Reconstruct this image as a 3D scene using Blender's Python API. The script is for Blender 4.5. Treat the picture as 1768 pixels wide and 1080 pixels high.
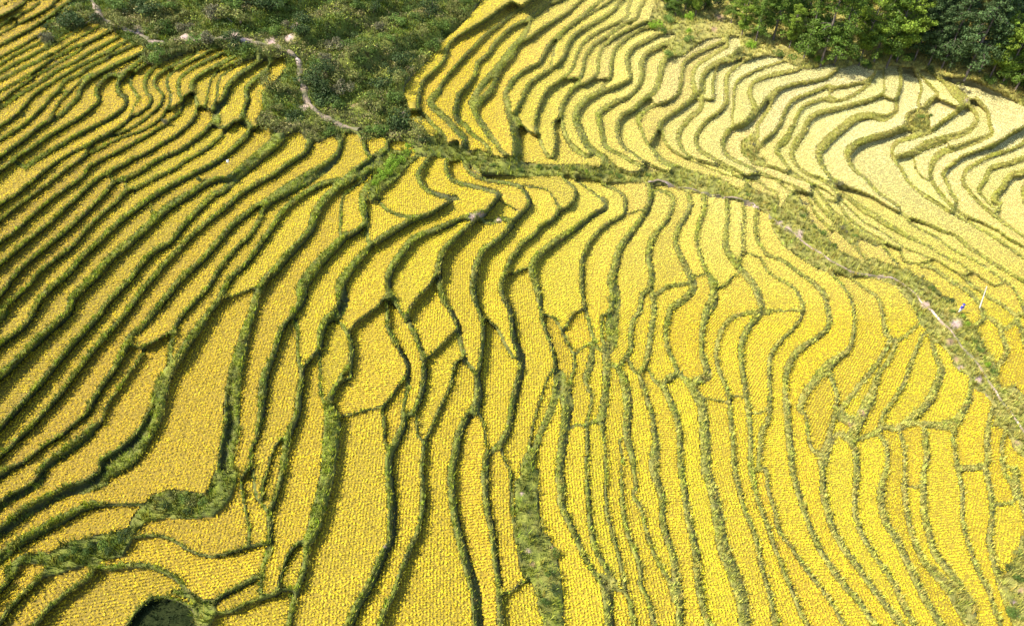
import bpy, bmesh, math, random
import numpy as np
from mathutils import Vector, Matrix

random.seed(7)
rng = np.random.default_rng(7)
for o in list(bpy.data.objects):
    bpy.data.objects.remove(o)
scene = bpy.context.scene
C = scene.collection

# ------------------------------------------------------------------ camera
PW, PH = 1768.0, 1080.0          # size of the photograph, in pixels
FPX = 1180.0                     # focal length in photo pixels (24 mm drone lens)
PITCH = math.radians(43.0)
CAMZ = 58.0
cam_d = bpy.data.cameras.new('camera')
cam_d.sensor_width = 36.0
cam_d.lens = FPX * 36.0 / PW
cam_d.clip_start = 0.5
cam_d.clip_end = 6000.0
cam = bpy.data.objects.new('camera', cam_d)
C.objects.link(cam)
cam.location = (0, 0, CAMZ)
cam.rotation_euler = (math.pi / 2 - PITCH, 0, 0)
scene.camera = cam

# ------------------------------------------------------------------ sky, sun, exposure
SUN_EL = math.radians(49.0)
SUN_DIR = Vector((-0.975, -0.16, 0)).normalized()       # ground direction towards the sun
world = bpy.data.worlds.new('World')
scene.world = world
world.use_nodes = True
nt = world.node_tree
for n in list(nt.nodes):
    nt.nodes.remove(n)
sky = nt.nodes.new('ShaderNodeTexSky')
sky.sky_type = 'NISHITA'
sky.sun_disc = False
sky.sun_elevation = SUN_EL
sky.sun_rotation = math.atan2(SUN_DIR.x, SUN_DIR.y)
bg = nt.nodes.new('ShaderNodeBackground')
bg.inputs['Strength'].default_value = 0.15
wo = nt.nodes.new('ShaderNodeOutputWorld')
nt.links.new(sky.outputs[0], bg.inputs[0])
nt.links.new(bg.outputs[0], wo.inputs[0])
sun_d = bpy.data.lights.new('sun', 'SUN')
sun_d.energy = 5.0
sun_d.angle = math.radians(0.53)
sun_d.color = (1.0, 0.95, 0.86)
sun = bpy.data.objects.new('sun', sun_d)
C.objects.link(sun)
sd = Vector((SUN_DIR.x * math.cos(SUN_EL), SUN_DIR.y * math.cos(SUN_EL), math.sin(SUN_EL)))
sun.rotation_euler = sd.to_track_quat('Z', 'Y').to_euler()
sun.location = (-60, 30, 120)
vs = scene.view_settings
vs.view_transform = 'Standard'
vs.look = 'None'
vs.exposure = 1.28
vs.gamma = 1.0
vs.use_curve_mapping = False
scene.render.engine = 'CYCLES'

# ------------------------------------------------------------------ what was read off the photograph
BANKS = [  # grassy banks: (x, y, width) along each, in photo pixels
 [(0,11,3),(9,7,3),(21,0,3)],
 [(0,29,4),(16,21,4),(38,9,4),(50,0,4)],
 [(0,45,4),(15,35,4),(29,28,4),(52,17,4),(68,5,4),(75,0,4)],
 [(27,29,3),(29,38,3),(29,44,3)],
 [(0,59,4),(18,50,4),(29,43,4),(52,32,4),(71,22,4),(88,12,4),(98,0,4)],
 [(0,79,7),(16,70,7),(37,60,7),(59,47,7),(82,32,7),(103,15,7),(123,0,7)],
 [(87,38,4),(94,32,4),(103,27,4)],
 [(0,99,5),(29,84,5),(54,69,5),(77,55,5),(88,44,5),(103,37,5)],
 [(0,111,5),(22,98,5),(44,86,5),(63,77,5),(80,65,5)],
 [(0,125,6),(29,109,6),(49,99,6),(71,87,6),(82,80,6)],
 [(0,140,6),(22,128,6),(44,116,6),(66,106,6),(85,94,6)],
 [(82,85,4),(103,71,4),(122,60,4),(140,49,4),(155,38,4)],
 [(87,96,4),(106,84,4),(125,72,4),(147,60,4),(169,47,4)],
 [(0,158,6),(22,146,6),(44,133,6),(62,122,6),(88,104,6),(106,94,6),(130,81,6),(150,74,6),(184,57,6)],
 [(0,176,4),(19,160,4),(52,138,4),(74,125,4),(96,112,4),(118,99,4),(138,87,4),(147,78,4)],
 [(0,187,6),(22,172,6),(43,158,6),(62,147,6),(82,133,6),(103,120,6),(130,107,6),(155,91,6),(177,80,6),(206,63,6)],
 [(0,218,6),(15,210,6),(34,193,6),(47,177,6),(62,162,6),(74,153,6),(88,144,6),(109,131,6),(133,117,6),(155,106,6),(177,94,6),(196,84,6),(221,70,6)],
 [(0,242,7),(22,229,7),(44,214,7),(62,198,7),(78,182,7),(88,168,7),(100,158,7),(112,141,7),(133,131,7),(153,117,7),(169,109,7),(191,97,7),(224,81,7),(242,73,7)],
 [(100,162,2.5),(118,157,2.5)],
 [(87,202,4),(97,184,4),(112,165,4),(127,152,4),(141,137,4),(156,127,4)],
 [(0,271,8),(22,255,8),(44,239,8),(62,224,8),(82,211,8),(103,201,8),(122,182,8),(133,171,8),(141,151,8),(153,137,8),(165,130,8),(184,120,8),(206,109,8),(236,96,8),(253,87,8)],
 [(0,295,7),(9,289,7),(29,271,7),(52,258,7),(74,242,7),(103,224,7),(133,207,7),(152,193,7),(171,174,7),(166,162,7),(168,152,7),(177,140,7),(191,130,7),(209,130,7),(222,121,7),(237,109,7)],
 [(44,289,8),(66,274,8),(88,261,8),(110,248,8),(133,234,8),(162,220,8),(191,204,8),(214,186,8),(218,170,8),(206,161,8),(204,145,8),(213,132,8)],
 [(240,171,5),(232,157,5),(226,146,5),(227,133,5),(237,121,5),(252,110,5)],
 [(240,171,3),(234,180,3),(225,199,3)],
 [(275,110,6),(256,126,6),(250,143,6),(253,160,6),(261,168,6),(258,182,6),(241,196,6),(225,205,6),(206,220,6),(184,232,6),(159,246,6),(133,260,6),(110,272,6),(85,289,6),(62,308,6),(25,338,6),(0,354,6)],
 [(340,92,5),(309,108,5),(285,121,5),(269,134,5),(266,146,5),(277,158,5),(282,167,5),(275,183,5),(257,201,5),(229,220,5),(203,232,5),(184,237,5),(169,243,5)],
 [(368,85,5),(333,104,5),(306,118,5),(291,132,5),(288,145,5),(294,162,5),(294,176,5),(287,189,5),(284,198,5),(266,214,5),(244,226,5),(215,236,5),(191,246,5),(169,258,5),(147,271,5),(130,282,5),(118,289,5),(82,318,5),(50,342,5),(25,360,5),(0,380,5)],
 [(158,252,2.5),(147,263,2.5),(137,275,2.5)],
 [(284,196,3),(296,188,3),(310,177,3)],
 [(387,91,6),(359,104,6),(333,118,6),(312,134,6),(308,146,6),(309,162,6),(316,174,6),(315,186,6),(306,198,6),(288,213,6),(271,224,6),(252,236,6),(230,248,6),(206,261,6),(184,271,6),(162,283,6),(153,289,6),(140,308,6),(108,330,6),(75,355,6),(45,382,6),(20,405,6),(0,418,6)],
 [(318,167,3),(331,156,3)],
 [(410,95,7),(377,112,7),(347,129,7),(331,143,7),(331,154,7),(338,171,7),(341,183,7),(337,198,7),(328,213,7),(312,227,7),(300,237,7),(284,246,7),(262,260,7),(240,271,7),(230,274,7),(214,285,7),(203,289,7),(175,305,7),(155,320,7),(135,340,7),(112,360,7),(82,388,7),(45,418,7),(20,440,7),(0,456,7)],
 [(414,103,4),(384,118,4),(366,134,4),(360,154,4),(356,174,4),(350,185,4)],
 [(340,181,4),(355,187,4)],
 [(419,106,4),(396,122,4),(381,134,4),(375,151,4),(375,165,4),(368,182,4)],
 [(450,104,9),(430,118,9),(409,132,9),(394,148,9),(390,162,11),(384,176,12),(372,192,15),(374,210,14),(365,214,8),(352,229,8),(334,243,8),(311,260,8),(284,271,8),(262,283,8),(240,298,8),(215,308,8),(195,318,8),(180,335,8),(165,350,8),(140,375,8),(110,402,8),(75,430,8),(45,455,8),(22,480,8),(10,498,8),(0,510,8)],
 [(191,298,3),(194,319,3)],
 [(460,121,9),(447,132,9),(433,143,9),(425,157,9),(428,171,9),(424,186,9),(416,205,9)],
 [(368,219,3.5),(387,219,3.5),(403,211,3.5),(414,206,3.5)],
 [(396,218,7),(389,227,7),(370,246,7),(349,262,7),(322,277,7),(302,292,7),(269,307,7),(240,323,7),(218,331,7),(200,350,7),(175,370,7),(150,395,7),(120,430,7),(95,448,7),(68,470,7),(50,492,7),(25,515,7),(0,538,7)],
 [(409,208,4),(426,220,4),(431,218,4)],
 [(430,215,7),(431,227,10),(414,246,10),(395,264,10),(373,280,10),(352,292,10),(331,302,10),(306,315,10),(281,329,10),(267,338,10),(238,358,10),(212,378,10),(188,400,10),(162,425,10),(140,445,10),(120,470,10),(95,492,10),(70,515,10),(58,540,10),(45,560,10),(25,578,10),(0,595,10)],
 [(218,315,3),(215,332,3)],
 [(437,227,5),(446,217,5),(461,215,5),(472,223,5),(470,234,5)],
 [(472,222,12),(482,239,20),(454,264,20),(429,286,20),(406,305,20),(395,320,14),(381,333,11),(370,335,10),(350,355,10),(330,375,10),(310,398,10),(295,418,10),(270,432,10),(245,455,10),(225,482,10),(205,502,10),(180,530,10),(175,540,11),(150,568,11),(120,600,11),(95,632,11),(70,662,11),(38,698,11),(15,722,11),(0,738,11)],
 [(396,310,12),(373,311,12),(349,321,12),(328,336,12),(321,339,14),(288,360,14),(268,378,14),(245,400,14),(220,422,14),(195,442,14),(170,470,14),(145,495,14),(125,515,14),(118,540,14),(95,562,14),(70,582,14),(45,608,14),(20,632,14),(0,650,14)],
 [(262,359,3),(264,379,3)],
 [(542,232,12),(534,250,12),(526,265,9),(500,281,9),(472,302,9),(442,318,9),(412,338,9),(390,358,9),(362,380,9),(338,400,9),(308,430,9),(282,458,9),(265,478,9),(245,502,9),(225,530,9),(218,540,9),(200,560,9),(175,588,9),(150,618,9),(130,645,9),(108,675,9),(85,702,9),(62,728,9),(35,755,9),(12,778,9),(0,788,9)],
 [(10,540,12),(0,550,12)],
 [(590,231,7),(588,250,8),(582,268,12),(562,288,18),(524,312,22),(492,330,20),(462,348,14),(442,356,9),(425,370,11),(400,390,11),(370,425,11),(345,452,11),(312,482,11),(288,512,11),(265,540,11),(245,565,11),(225,582,11),(212,608,11),(195,640,10),(175,668,10),(160,695,10),(150,715,10),(130,730,6),(108,750,6),(75,770,6),(45,795,6),(15,810,12),(0,820,14)],
 [(480,340,8),(457,360,8),(450,375,8),(442,390,8),(430,408,8),(405,432,8),(380,462,8),(360,495,8),(345,512,8),(318,540,8),(305,560,8),(298,578,8),(295,598,8),(292,620,8)],
 [(582,311,10),(550,320,10),(517,340,10),(490,362,10),(470,392,10),(452,418,10),(442,432,10),(425,455,10),(400,478,10),(385,502,10),(375,522,10),(360,540,10),(345,562,14),(325,590,15),(310,615,15),(292,640,18),(278,670,24),(271,702,26),(258,735,30),(242,760,32),(220,785,40),(190,805,42)],
 [(390,516,3),(415,506,3),(440,496,3)],
 [(241,600,4),(265,590,4),(291,575,4)],
 [(250,600,5),(240,620,5),(220,648,5),(200,678,5),(185,700,5),(175,725,5),(160,740,16),(140,760,16),(115,778,18),(95,792,16),(75,808,16),(65,832,16),(38,850,16),(15,860,16),(0,872,16)],
 [(667,265,24),(642,282,24),(612,302,22),(587,320,14),(572,332,14),(554,352,14),(542,375,14),(537,395,14),(517,420,14),(497,440,14),(477,465,14),(457,485,14),(442,515,14),(435,542,13),(425,570,16),(415,610,22),(405,652,24),(401,690,26),(400,740,28),(392,778,28),(389,810,28),(385,835,28),(375,870,26)],
 [(627,311,5),(602,330,5),(591,342,5),(588,370,5),(587,400,5)],
 [(597,406,14),(574,430,16),(554,450,18),(534,475,20),(522,495,20),(520,520,16),(508,540,8),(497,552,8),(484,572,10),(477,595,10),(470,618,10),(458,645,14),(453,680,16),(452,705,14),(447,735,10),(442,760,6),(435,772,6),(430,805,6),(417,825,6),(418,848,6),(425,885,6),(430,915,6),(429,940,6)],
 [(634,319,10),(626,340,13),(628,365,13),(631,382,11),(614,400,10),(592,410,10)],
 [(631,382,5),(634,410,7),(637,425,9),(617,450,14),(597,475,16),(588,495,18),(592,520,20),(582,540,20),(562,555,15),(554,578,14),(552,598,10),(542,612,6),(527,630,6),(520,636,6)],
 [(552,600,5),(552,640,5),(554,678,5),(562,702,5),(564,715,5)],
 [(657,320,6),(652,338,6),(660,355,6),(682,369,6),(712,375,6),(742,368,6),(767,354,6),(787,341,6)],
 [(723,266,8),(692,295,8),(682,308,8),(660,326,8)],
 [(744,268,9),(732,285,9),(722,298,9),(724,312,9),(737,328,9),(762,338,9),(787,342,9)],
 [(774,270,8),(770,292,8),(780,310,8),(804,319,8),(832,325,8),(863,335,8),(854,348,8),(840,365,8),(832,375,8)],
 [(800,278,7),(810,296,7),(830,308,7),(884,318,7),(899,325,8),(912,340,9),(912,355,9),(899,370,10),(884,381,10),(867,378,10),(842,384,9),(817,372,10)],
 [(860,345,3),(884,358,3)],
 [(637,426,6),(660,410,12),(687,394,12),(712,380,10),(742,370,6),(767,356,5)],
 [(832,366,12),(792,380,10),(754,395,11),(717,410,12),(697,432,13),(677,460,13),(670,482,12),(672,508,10),(677,520,5),(692,539,5)],
 [(666,511,4),(652,528,4),(637,540,4),(614,558,4),(601,576,4)],
 [(668,510,6),(668,540,6),(670,565,8),(682,590,8),(694,610,8),(704,628,8),(704,648,8),(704,670,7),(697,700,7),(696,722,7)],
 [(822,378,9),(792,405,9),(767,430,10),(757,455,10),(757,482,10),(764,515,10),(777,535,9),(790,560,9),(794,585,9),(800,608,9),(804,624,9),(817,638,9),(824,650,9)],
 [(752,468,4),(742,492,4),(722,512,4),(704,538,4),(707,555,8)],
 [(884,392,8),(854,418,11),(834,432,11),(822,458,12),(817,490,12),(820,515,11),(827,535,8),(834,565,8),(832,602,8),(827,640,8)],
 [(878,384,3),(867,406,3)],
 [(964,356,7),(959,375,9),(934,390,9),(922,405,9),(899,422,9),(889,440,9),(884,442,9),(872,470,9),(864,495,9),(872,520,9),(881,539,9),(889,590,12),(899,612,14),(899,640,14),(889,680,14),(880,728,12),(872,752,12),(857,772,12),(841,786,12),(837,810,12),(837,840,12),(842,885,12),(850,918,12),(854,960,12),(860,998,12),(862,1035,12),(864,1080,12)],
 [(884,473,4),(910,462,4)],
 [(884,318,3.5),(929,324,3.5),(946,329,3.5),(956,342,3.5),(965,358,3.5)],
 [(975,311,6),(992,325,6),(992,342,6),(979,358,6)],
 [(982,302,4),(999,314,4),(1034,340,5),(1046,348,11),(1044,360,12),(1024,371,12),(996,392,13),(966,412,14),(939,432,14),(922,450,13),(919,470,13),(926,495,12),(932,520,11),(934,540,8),(939,562,7),(949,590,7),(956,612,7),(959,635,8)],
 [(1040,318,6),(1064,328,7),(1079,342,8),(1079,360,8),(1074,372,8),(1046,388,8),(1024,410,8),(1009,435,8),(1004,460,8),(1004,485,8),(1006,510,8),(1012,540,8),(1019,565,8),(1026,588,8),(1032,602,6)],
 [(1079,370,3),(1106,363,3)],
 [(1116,312,10),(1124,332,13),(1119,358,13),(1106,380,13),(1089,402,14),(1069,430,15),(1062,460,17),(1056,482,18),(1062,510,20),(1059,540,22),(1056,560,24),(1056,590,22),(1048,612,14),(1053,630,8),(1049,660,8),(1046,695,8),(1043,720,7),(1039,738,6),(1043,765,5),(1046,810,6),(1046,848,6),(1047,882,7),(1056,918,8),(1066,950,8),(1074,985,7),(1080,1022,8),(1088,1040,10),(1094,1080,11)],
 [(1125,326,5),(1156,335,9),(1162,352,11),(1152,378,11),(1134,400,11),(1123,420,13),(1120,445,13),(1125,470,12),(1123,495,11),(1109,510,10),(1104,538,10),(1094,550,10),(1089,578,10),(1089,602,10),(1079,619,10),(1066,635,6)],
 [(1122,492,10),(1128,520,10),(1129,540,10),(1125,565,11),(1122,590,11),(1116,622,10),(1106,641,8)],
 [(1184,325,7),(1192,350,11),(1186,370,12),(1172,392,13),(1166,415,12),(1172,435,12),(1184,460,13),(1194,482,15),(1196,500,15),(1179,518,14),(1159,531,12),(1154,545,10),(1149,570,9),(1152,598,9),(1162,622,9),(1173,646,9)],
 [(1130,510,8),(1154,495,8),(1183,490,8)],
 [(1214,335,10),(1216,358,10),(1206,390,10),(1202,412,8),(1206,432,8),(1214,455,8),(1222,472,10),(1234,488,12)],
 [(1209,475,4),(1199,478,4)],
 [(1255,344,9),(1256,370,9),(1254,400,10),(1253,425,14),(1264,445,15),(1279,465,15),(1296,485,14),(1309,508,14),(1314,535,14),(1294,562,12),(1283,582,11),(1279,605,11),(1282,640,10),(1286,665,10),(1290,695,10),(1294,728,10),(1296,765,10),(1296,810,9),(1304,848,8),(1314,880,8),(1326,910,8),(1338,945,8),(1346,965,8),(1354,990,8),(1364,1012,8),(1376,1040,8),(1384,1062,8),(1396,1082,8)],
 [(1263,480,4),(1244,495,4),(1226,492,4)],
 [(1282,351,5),(1284,375,5),(1281,405,5),(1282,430,5),(1276,445,5)],
 [(1306,361,7),(1304,388,7),(1306,410,7),(1314,425,7),(1326,440,7),(1351,450,8),(1376,468,8),(1406,490,9),(1424,510,10),(1430,540,10),(1432,555,11),(1426,570,10),(1406,586,11),(1381,602,12),(1364,625,12),(1356,652,10),(1355,682,10),(1358,700,13),(1361,740,13),(1365,778,13),(1368,810,11),(1376,842,11),(1386,875,11),(1398,908,11),(1414,945,11),(1436,980,11),(1456,1008,11),(1476,1030,11),(1496,1058,11),(1511,1080,11)],
 [(1282,430,5),(1294,438,5),(1312,445,5),(1326,469,5),(1346,482,6),(1368,495,6),(1381,512,7),(1386,540,7),(1368,568,7),(1344,592,8),(1331,612,8),(1328,645,8),(1330,680,8),(1326,725,9),(1314,745,9),(1312,778,9),(1309,810,8)],
 [(1232,491,10),(1230,520,20),(1220,540,16),(1212,572,11),(1212,610,11),(1220,635,13),(1219,650,18),(1202,658,16)],
 [(154,876,6),(188,871,6),(240,871,6)],
 [(175,825,30),(150,838,24),(120,845,20),(88,860,18),(50,880,20),(25,898,18),(0,918,18)],
 [(160,870,16),(140,878,14),(110,895,18),(82,909,18),(50,928,18),(25,942,18),(0,962,20)],
 [(225,928,6),(262,923,6),(295,930,6),(325,948,6),(350,958,6),(380,958,6),(410,949,6),(440,941,6),(457,938,6)],
 [(160,975,10),(190,980,10),(215,976,10),(250,976,10),(280,985,10),(308,1001,10),(325,1022,10),(350,1038,10),(370,1039,10),(385,1028,10),(410,1014,10),(442,996,10)],
 [(162,978,9),(155,995,9),(125,1015,9),(100,1035,9),(75,1058,9),(58,1080,9)],
 [(70,995,9),(50,1015,9),(30,1035,9),(12,1055,9),(0,1075,9)],
 [(28,985,8),(15,1002,8),(0,1020,8)],
 [(372,1058,6),(400,1054,6),(425,1042,6),(442,1035,6),(457,1030,8),(480,1022,7),(492,1016,6),(511,1017,6)],
 [(436,810,5),(442,855,5),(453,869,6)],
 [(504,538,7),(513,565,6),(514,602,6),(517,628,7),(522,645,9),(517,678,11),(513,715,12),(498,752,12),(491,785,12),(488,810,10),(480,842,9),(472,868,9),(466,885,10),(467,922,11),(464,950,11),(454,980,9),(450,1010,7),(452,1030,7)],
 [(486,756,5),(470,780,5),(462,810,5),(454,840,6),(453,868,6),(464,885,7)],
 [(590,561,7),(600,575,7),(606,595,9),(606,622,9),(604,652,7)],
 [(602,630,6),(590,648,8),(577,672,10),(567,695,14),(573,720,26),(572,752,28),(568,790,26),(567,810,25),(562,835,24),(552,872,24),(542,910,22),(530,935,18),(514,938,8),(497,960,7),(487,990,6),(477,1022,6)],
 [(528,935,10),(527,970,10),(520,998,10),(512,1018,10),(504,1048,10),(498,1078,10)],
 [(592,718,4),(622,710,4),(660,702,4)],
 [(662,702,4),(680,678,4),(703,644,4)],
 [(660,701,6),(663,730,6),(664,758,6),(671,780,6)],
 [(700,719,9),(694,740,13),(682,765,14),(673,785,15),(672,810,15),(673,835,15),(677,872,16),(676,910,15),(674,935,14),(662,955,15),(650,985,16),(634,1018,16),(617,1045,16),(602,1078,16)],
 [(677,510,6),(692,538,6),(710,565,9),(722,590,10),(730,615,10),(732,640,10),(730,670,11),(722,695,11),(714,710,10),(702,719,8)],
 [(732,622,4),(747,610,4),(767,590,4),(784,574,4)],
 [(800,615,6),(784,632,7),(780,658,6),(767,688,6),(754,715,6),(744,740,6),(734,760,7),(730,790,8),(728,810,8),(730,848,8),(729,880,9),(720,918,9),(704,955,9),(690,990,9),(680,1022,9),(664,1052,10),(654,1080,10)],
 [(717,711,5),(720,735,5),(722,752,5),(732,765,5)],
 [(824,648,10),(826,680,16),(820,705,18),(804,725,15),(792,750,15),(787,778,15),(780,810,14),(780,848,14),(784,885,14),(792,922,15),(802,960,17),(814,998,19),(822,1030,20),(826,1080,18)],
 [(827,712,4),(833,728,4),(837,752,4),(840,782,4)],
 [(842,552,6),(860,570,6),(870,590,6),(884,615,6)],
 [(864,772,4),(874,802,4),(880,810,5),(883,848,5),(886,898,6),(895,945,7),(904,990,7),(922,1008,6),(932,1050,6),(942,1080,6)],
 [(884,1019,5),(899,1006,5),(912,1001,5)],
 [(959,630,4),(946,652,4),(936,680,4),(926,710,4),(919,740,4),(912,775,4)],
 [(956,548,6),(969,568,6),(979,590,6),(990,610,6),(992,635,6),(986,652,6),(984,672,6)],
 [(990,540,4),(980,558,4),(972,571,4)],
 [(1022,590,5),(1004,601,5),(993,612,5)],
 [(1023,595,8),(1020,628,14),(1012,652,12),(1016,672,7),(1022,682,6),(1019,705,6),(1012,731,6)],
 [(1039,545,6),(1039,578,7),(1044,602,8),(1044,640,8),(1044,670,9),(1039,702,9),(1034,722,9)],
 [(982,741,5),(996,733,5),(1014,735,5)],
 [(1014,732,9),(1034,726,9),(1042,738,9)],
 [(959,640,8),(959,680,14),(948,715,14),(934,745,12),(924,772,14),(914,790,22),(909,810,24)],
 [(969,645,14),(972,672,24),(980,695,24),(978,715,20),(975,740,18),(970,778,18),(966,810,16),(969,848,16),(970,872,14),(982,900,13),(994,925,12),(1009,960,11),(1024,985,10),(1039,1008,11),(1046,1035,12),(1050,1080,12)],
 [(1014,735,7),(1014,765,7),(1012,810,7),(1015,848,9),(1017,882,9),(1020,915,11),(1029,950,11),(1042,972,11),(1059,1002,11),(1066,1018,9)],
 [(1063,631,6),(1074,648,14),(1082,678,18),(1084,710,18),(1082,735,16),(1084,760,14),(1092,790,12),(1096,822,7),(1098,835,8),(1094,858,8),(1106,875,8),(1114,910,8),(1124,942,8),(1136,970,8),(1149,992,9),(1159,1012,11),(1166,1035,13)],
 [(1069,760,4),(1073,785,4),(1073,810,4),(1074,848,7),(1076,885,8),(1086,928,9),(1099,960,10),(1106,985,10),(1106,1010,10),(1116,1028,9),(1124,1055,9),(1130,1080,9)],
 [(1056,630,4),(1069,640,4)],
 [(1086,622,7),(1093,638,7),(1104,648,8),(1114,680,9),(1124,710,10),(1129,740,10),(1132,765,15),(1130,790,20),(1128,810,17),(1136,835,15),(1144,860,14),(1144,898,13),(1152,930,13),(1162,960,14),(1166,990,14),(1172,1022,14),(1174,1048,14),(1172,1080,14)],
 [(1106,640,7),(1116,622,8)],
 [(1124,645,6),(1130,658,6),(1144,665,11),(1156,690,13),(1166,715,13),(1172,740,12),(1174,778,12),(1176,810,12),(1182,848,13),(1186,885,13),(1194,918,13),(1202,960,14),(1204,998,13),(1209,1030,12),(1222,1080,12)],
 [(1144,662,10),(1156,652,14),(1169,645,12)],
 [(1172,645,8),(1192,665,14),(1204,685,17),(1212,702,18),(1216,740,20),(1219,778,21),(1219,810,20),(1229,840,20),(1236,872,21),(1242,910,22),(1249,945,23),(1262,980,24),(1274,1010,24),(1282,1040,23),(1286,1080,22)],
 [(1214,687,3.5),(1234,690,3.5),(1256,694,3.5)],
 [(1260,683,3.5),(1286,685,3.5)],
 [(1326,541,8),(1299,540,8),(1274,544,8),(1256,555,8),(1242,578,8),(1236,610,8),(1242,640,8),(1252,665,8),(1259,690,8),(1262,728,9),(1266,765,9),(1268,810,9),(1276,842,9),(1286,880,9),(1302,918,9),(1309,950,9),(1316,980,9),(1326,1018,9),(1334,1050,9),(1338,1081,9)],
 [(1294,711,4),(1309,713,4),(1326,702,4),(1331,685,5)],
 [(1326,536,4),(1351,536,4),(1385,536,4)],
 [(1039,992,10),(1054,1010,10),(1056,1035,10),(1056,1080,10)],
 [(1309,810,8),(1322,810,8),(1326,842,7),(1336,878,7),(1341,902,7),(1348,922,7),(1364,942,7),(1381,968,7),(1401,995,7),(1421,1020,7),(1438,1045,7),(1451,1068,7),(1458,1081,7)],
 [(1432,470,5),(1456,495,5),(1468,515,5),(1474,540,5),(1474,570,7),(1466,602,10),(1446,618,14),(1426,635,20),(1406,658,16),(1388,682,13),(1381,705,12)],
 [(1466,478,5),(1496,500,5),(1514,512,5),(1522,535,5),(1528,572,9),(1536,586,9),(1526,610,9),(1506,638,10),(1486,662,10),(1466,688,10),(1454,704,12)],
 [(1432,645,8),(1444,678,8),(1442,710,8),(1434,740,10),(1425,770,9),(1412,784,8),(1398,765,7),(1391,720,6),(1382,708,8)],
 [(1412,784,6),(1419,810,10),(1421,848,12),(1428,880,12),(1438,912,12),(1456,945,12),(1476,972,12),(1496,1000,12),(1518,1030,12),(1538,1055,12),(1556,1080,12)],
 [(1444,710,14),(1456,720,20),(1476,730,20)],
 [(1536,582,6),(1551,588,6),(1576,568,6),(1590,556,6)],
 [(1546,592,9),(1534,622,9),(1516,645,9),(1508,672,14),(1498,695,22),(1481,728,22),(1466,755,16),(1446,748,10),(1431,772,12),(1425,802,8)],
 [(1591,582,8),(1574,622,8),(1561,660,8),(1544,688,8),(1526,712,8),(1518,740,8)],
 [(1607,585,7),(1616,615,9),(1625,640,14),(1614,670,16),(1598,700,15),(1566,725,10),(1546,740,9)],
 [(1634,595,5),(1656,635,7),(1676,648,9),(1674,680,10),(1660,712,12),(1636,730,12),(1598,732,12)],
 [(1676,690,8),(1661,720,8),(1646,740,8),(1648,778,7),(1654,811,8),(1661,848,8),(1661,885,8),(1666,918,8),(1676,952,8),(1688,985,8),(1708,1022,8),(1716,1050,8),(1728,1080,8)],
 [(1716,698,11),(1708,730,11),(1704,760,11),(1704,798,11),(1688,806,11),(1654,809,11)],
 [(1466,758,9),(1486,756,9),(1516,745,9),(1526,736,9),(1551,740,9),(1576,730,9),(1601,734,9),(1644,739,9)],
 [(1468,760,12),(1476,778,12),(1479,810,12),(1476,848,10),(1476,885,10),(1486,918,10),(1506,952,10),(1526,982,10),(1546,1012,10),(1558,1040,10),(1578,1080,10)],
 [(1514,746,9),(1528,765,9),(1532,790,9),(1530,810,9),(1522,835,12),(1521,865,13),(1528,898,13),(1546,928,13),(1561,958,13),(1576,990,13),(1591,1022,13),(1608,1052,13),(1626,1080,13)],
 [(1552,742,6),(1561,778,6),(1562,810,6),(1561,840,9),(1564,872,9),(1571,910,9),(1581,942,9),(1596,970,12),(1614,990,15),(1634,1010,20),(1651,1035,22),(1676,1075,22)],
 [(1596,735,10),(1597,765,10),(1600,790,10),(1595,810,10),(1594,855,12),(1596,890,12),(1604,922,12),(1614,955,12),(1638,985,14),(1656,1010,14)],
 [(1562,840,4),(1586,840,4)],
 [(1701,810,11),(1712,860,11),(1712,898,11),(1708,935,11),(1716,970,11),(1726,1005,11),(1738,1040,11),(1754,1080,11)],
 [(1738,740,7),(1729,770,7),(1732,810,7),(1748,840,7),(1749,865,7),(1718,870,7)],
 [(1751,810,12),(1756,845,12),(1768,878,12)],
 [(884,4,7),(867,15,7),(847,30,7),(827,42,7),(807,54,7),(787,66,7),(772,82,7),(766,105,7),(747,125,7),(730,142,7),(724,162,7),(722,182,7),(725,192,7),(737,204,7),(749,217,7),(759,226,7),(768,238,7)],
 [(702,190,4),(721,191,4)],
 [(919,0,7),(902,12,7),(884,25,7),(864,42,7),(844,56,7),(827,72,7),(812,88,7),(792,109,7),(774,130,7),(760,150,7),(756,159,14),(744,174,14),(747,184,12),(759,195,12),(772,207,12),(784,220,12),(796,232,12),(803,242,12),(802,258,12)],
 [(969,0,8),(949,6,8),(934,18,8),(909,35,8),(884,48,8),(857,72,8),(842,95,8),(824,110,8),(820,130,8),(807,148,8),(792,165,8),(792,164,9),(789,179,10),(787,195,12),(793,210,10),(805,218,9),(815,232,8),(830,242,6),(843,255,7),(847,267,8)],
 [(916,32,8),(912,46,9),(899,68,12),(884,85,13),(867,108,13),(852,125,13),(832,148,13),(820,165,11),(814,177,10),(820,192,12),(828,208,12),(839,224,12),(848,238,12),(858,248,8),(865,260,8),(883,274,8)],
 [(1004,0,8),(984,19,8),(959,35,8),(936,50,8),(916,65,8),(894,78,8),(884,98,9),(864,120,9),(854,142,9),(845,159,13),(831,173,14),(824,182,14)],
 [(1039,0,8),(1024,12,8),(1002,30,8),(979,48,8),(956,68,8),(944,85,8),(932,108,8),(906,122,8),(884,140,9),(881,148,12),(873,162,10),(876,179,12),(879,196,12),(885,210,14),(889,226,17),(893,248,18),(892,273,18)],
 [(953,104,4),(959,78,4),(976,55,4),(999,38,4),(1024,22,4),(1056,0,4)],
 [(1073,0,9),(1062,15,9),(1046,28,9),(1022,42,9),(996,58,9),(982,75,9),(974,98,9),(959,115,9),(934,130,9),(912,148,9),(902,170,9),(890,198,11),(896,215,14)],
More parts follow.
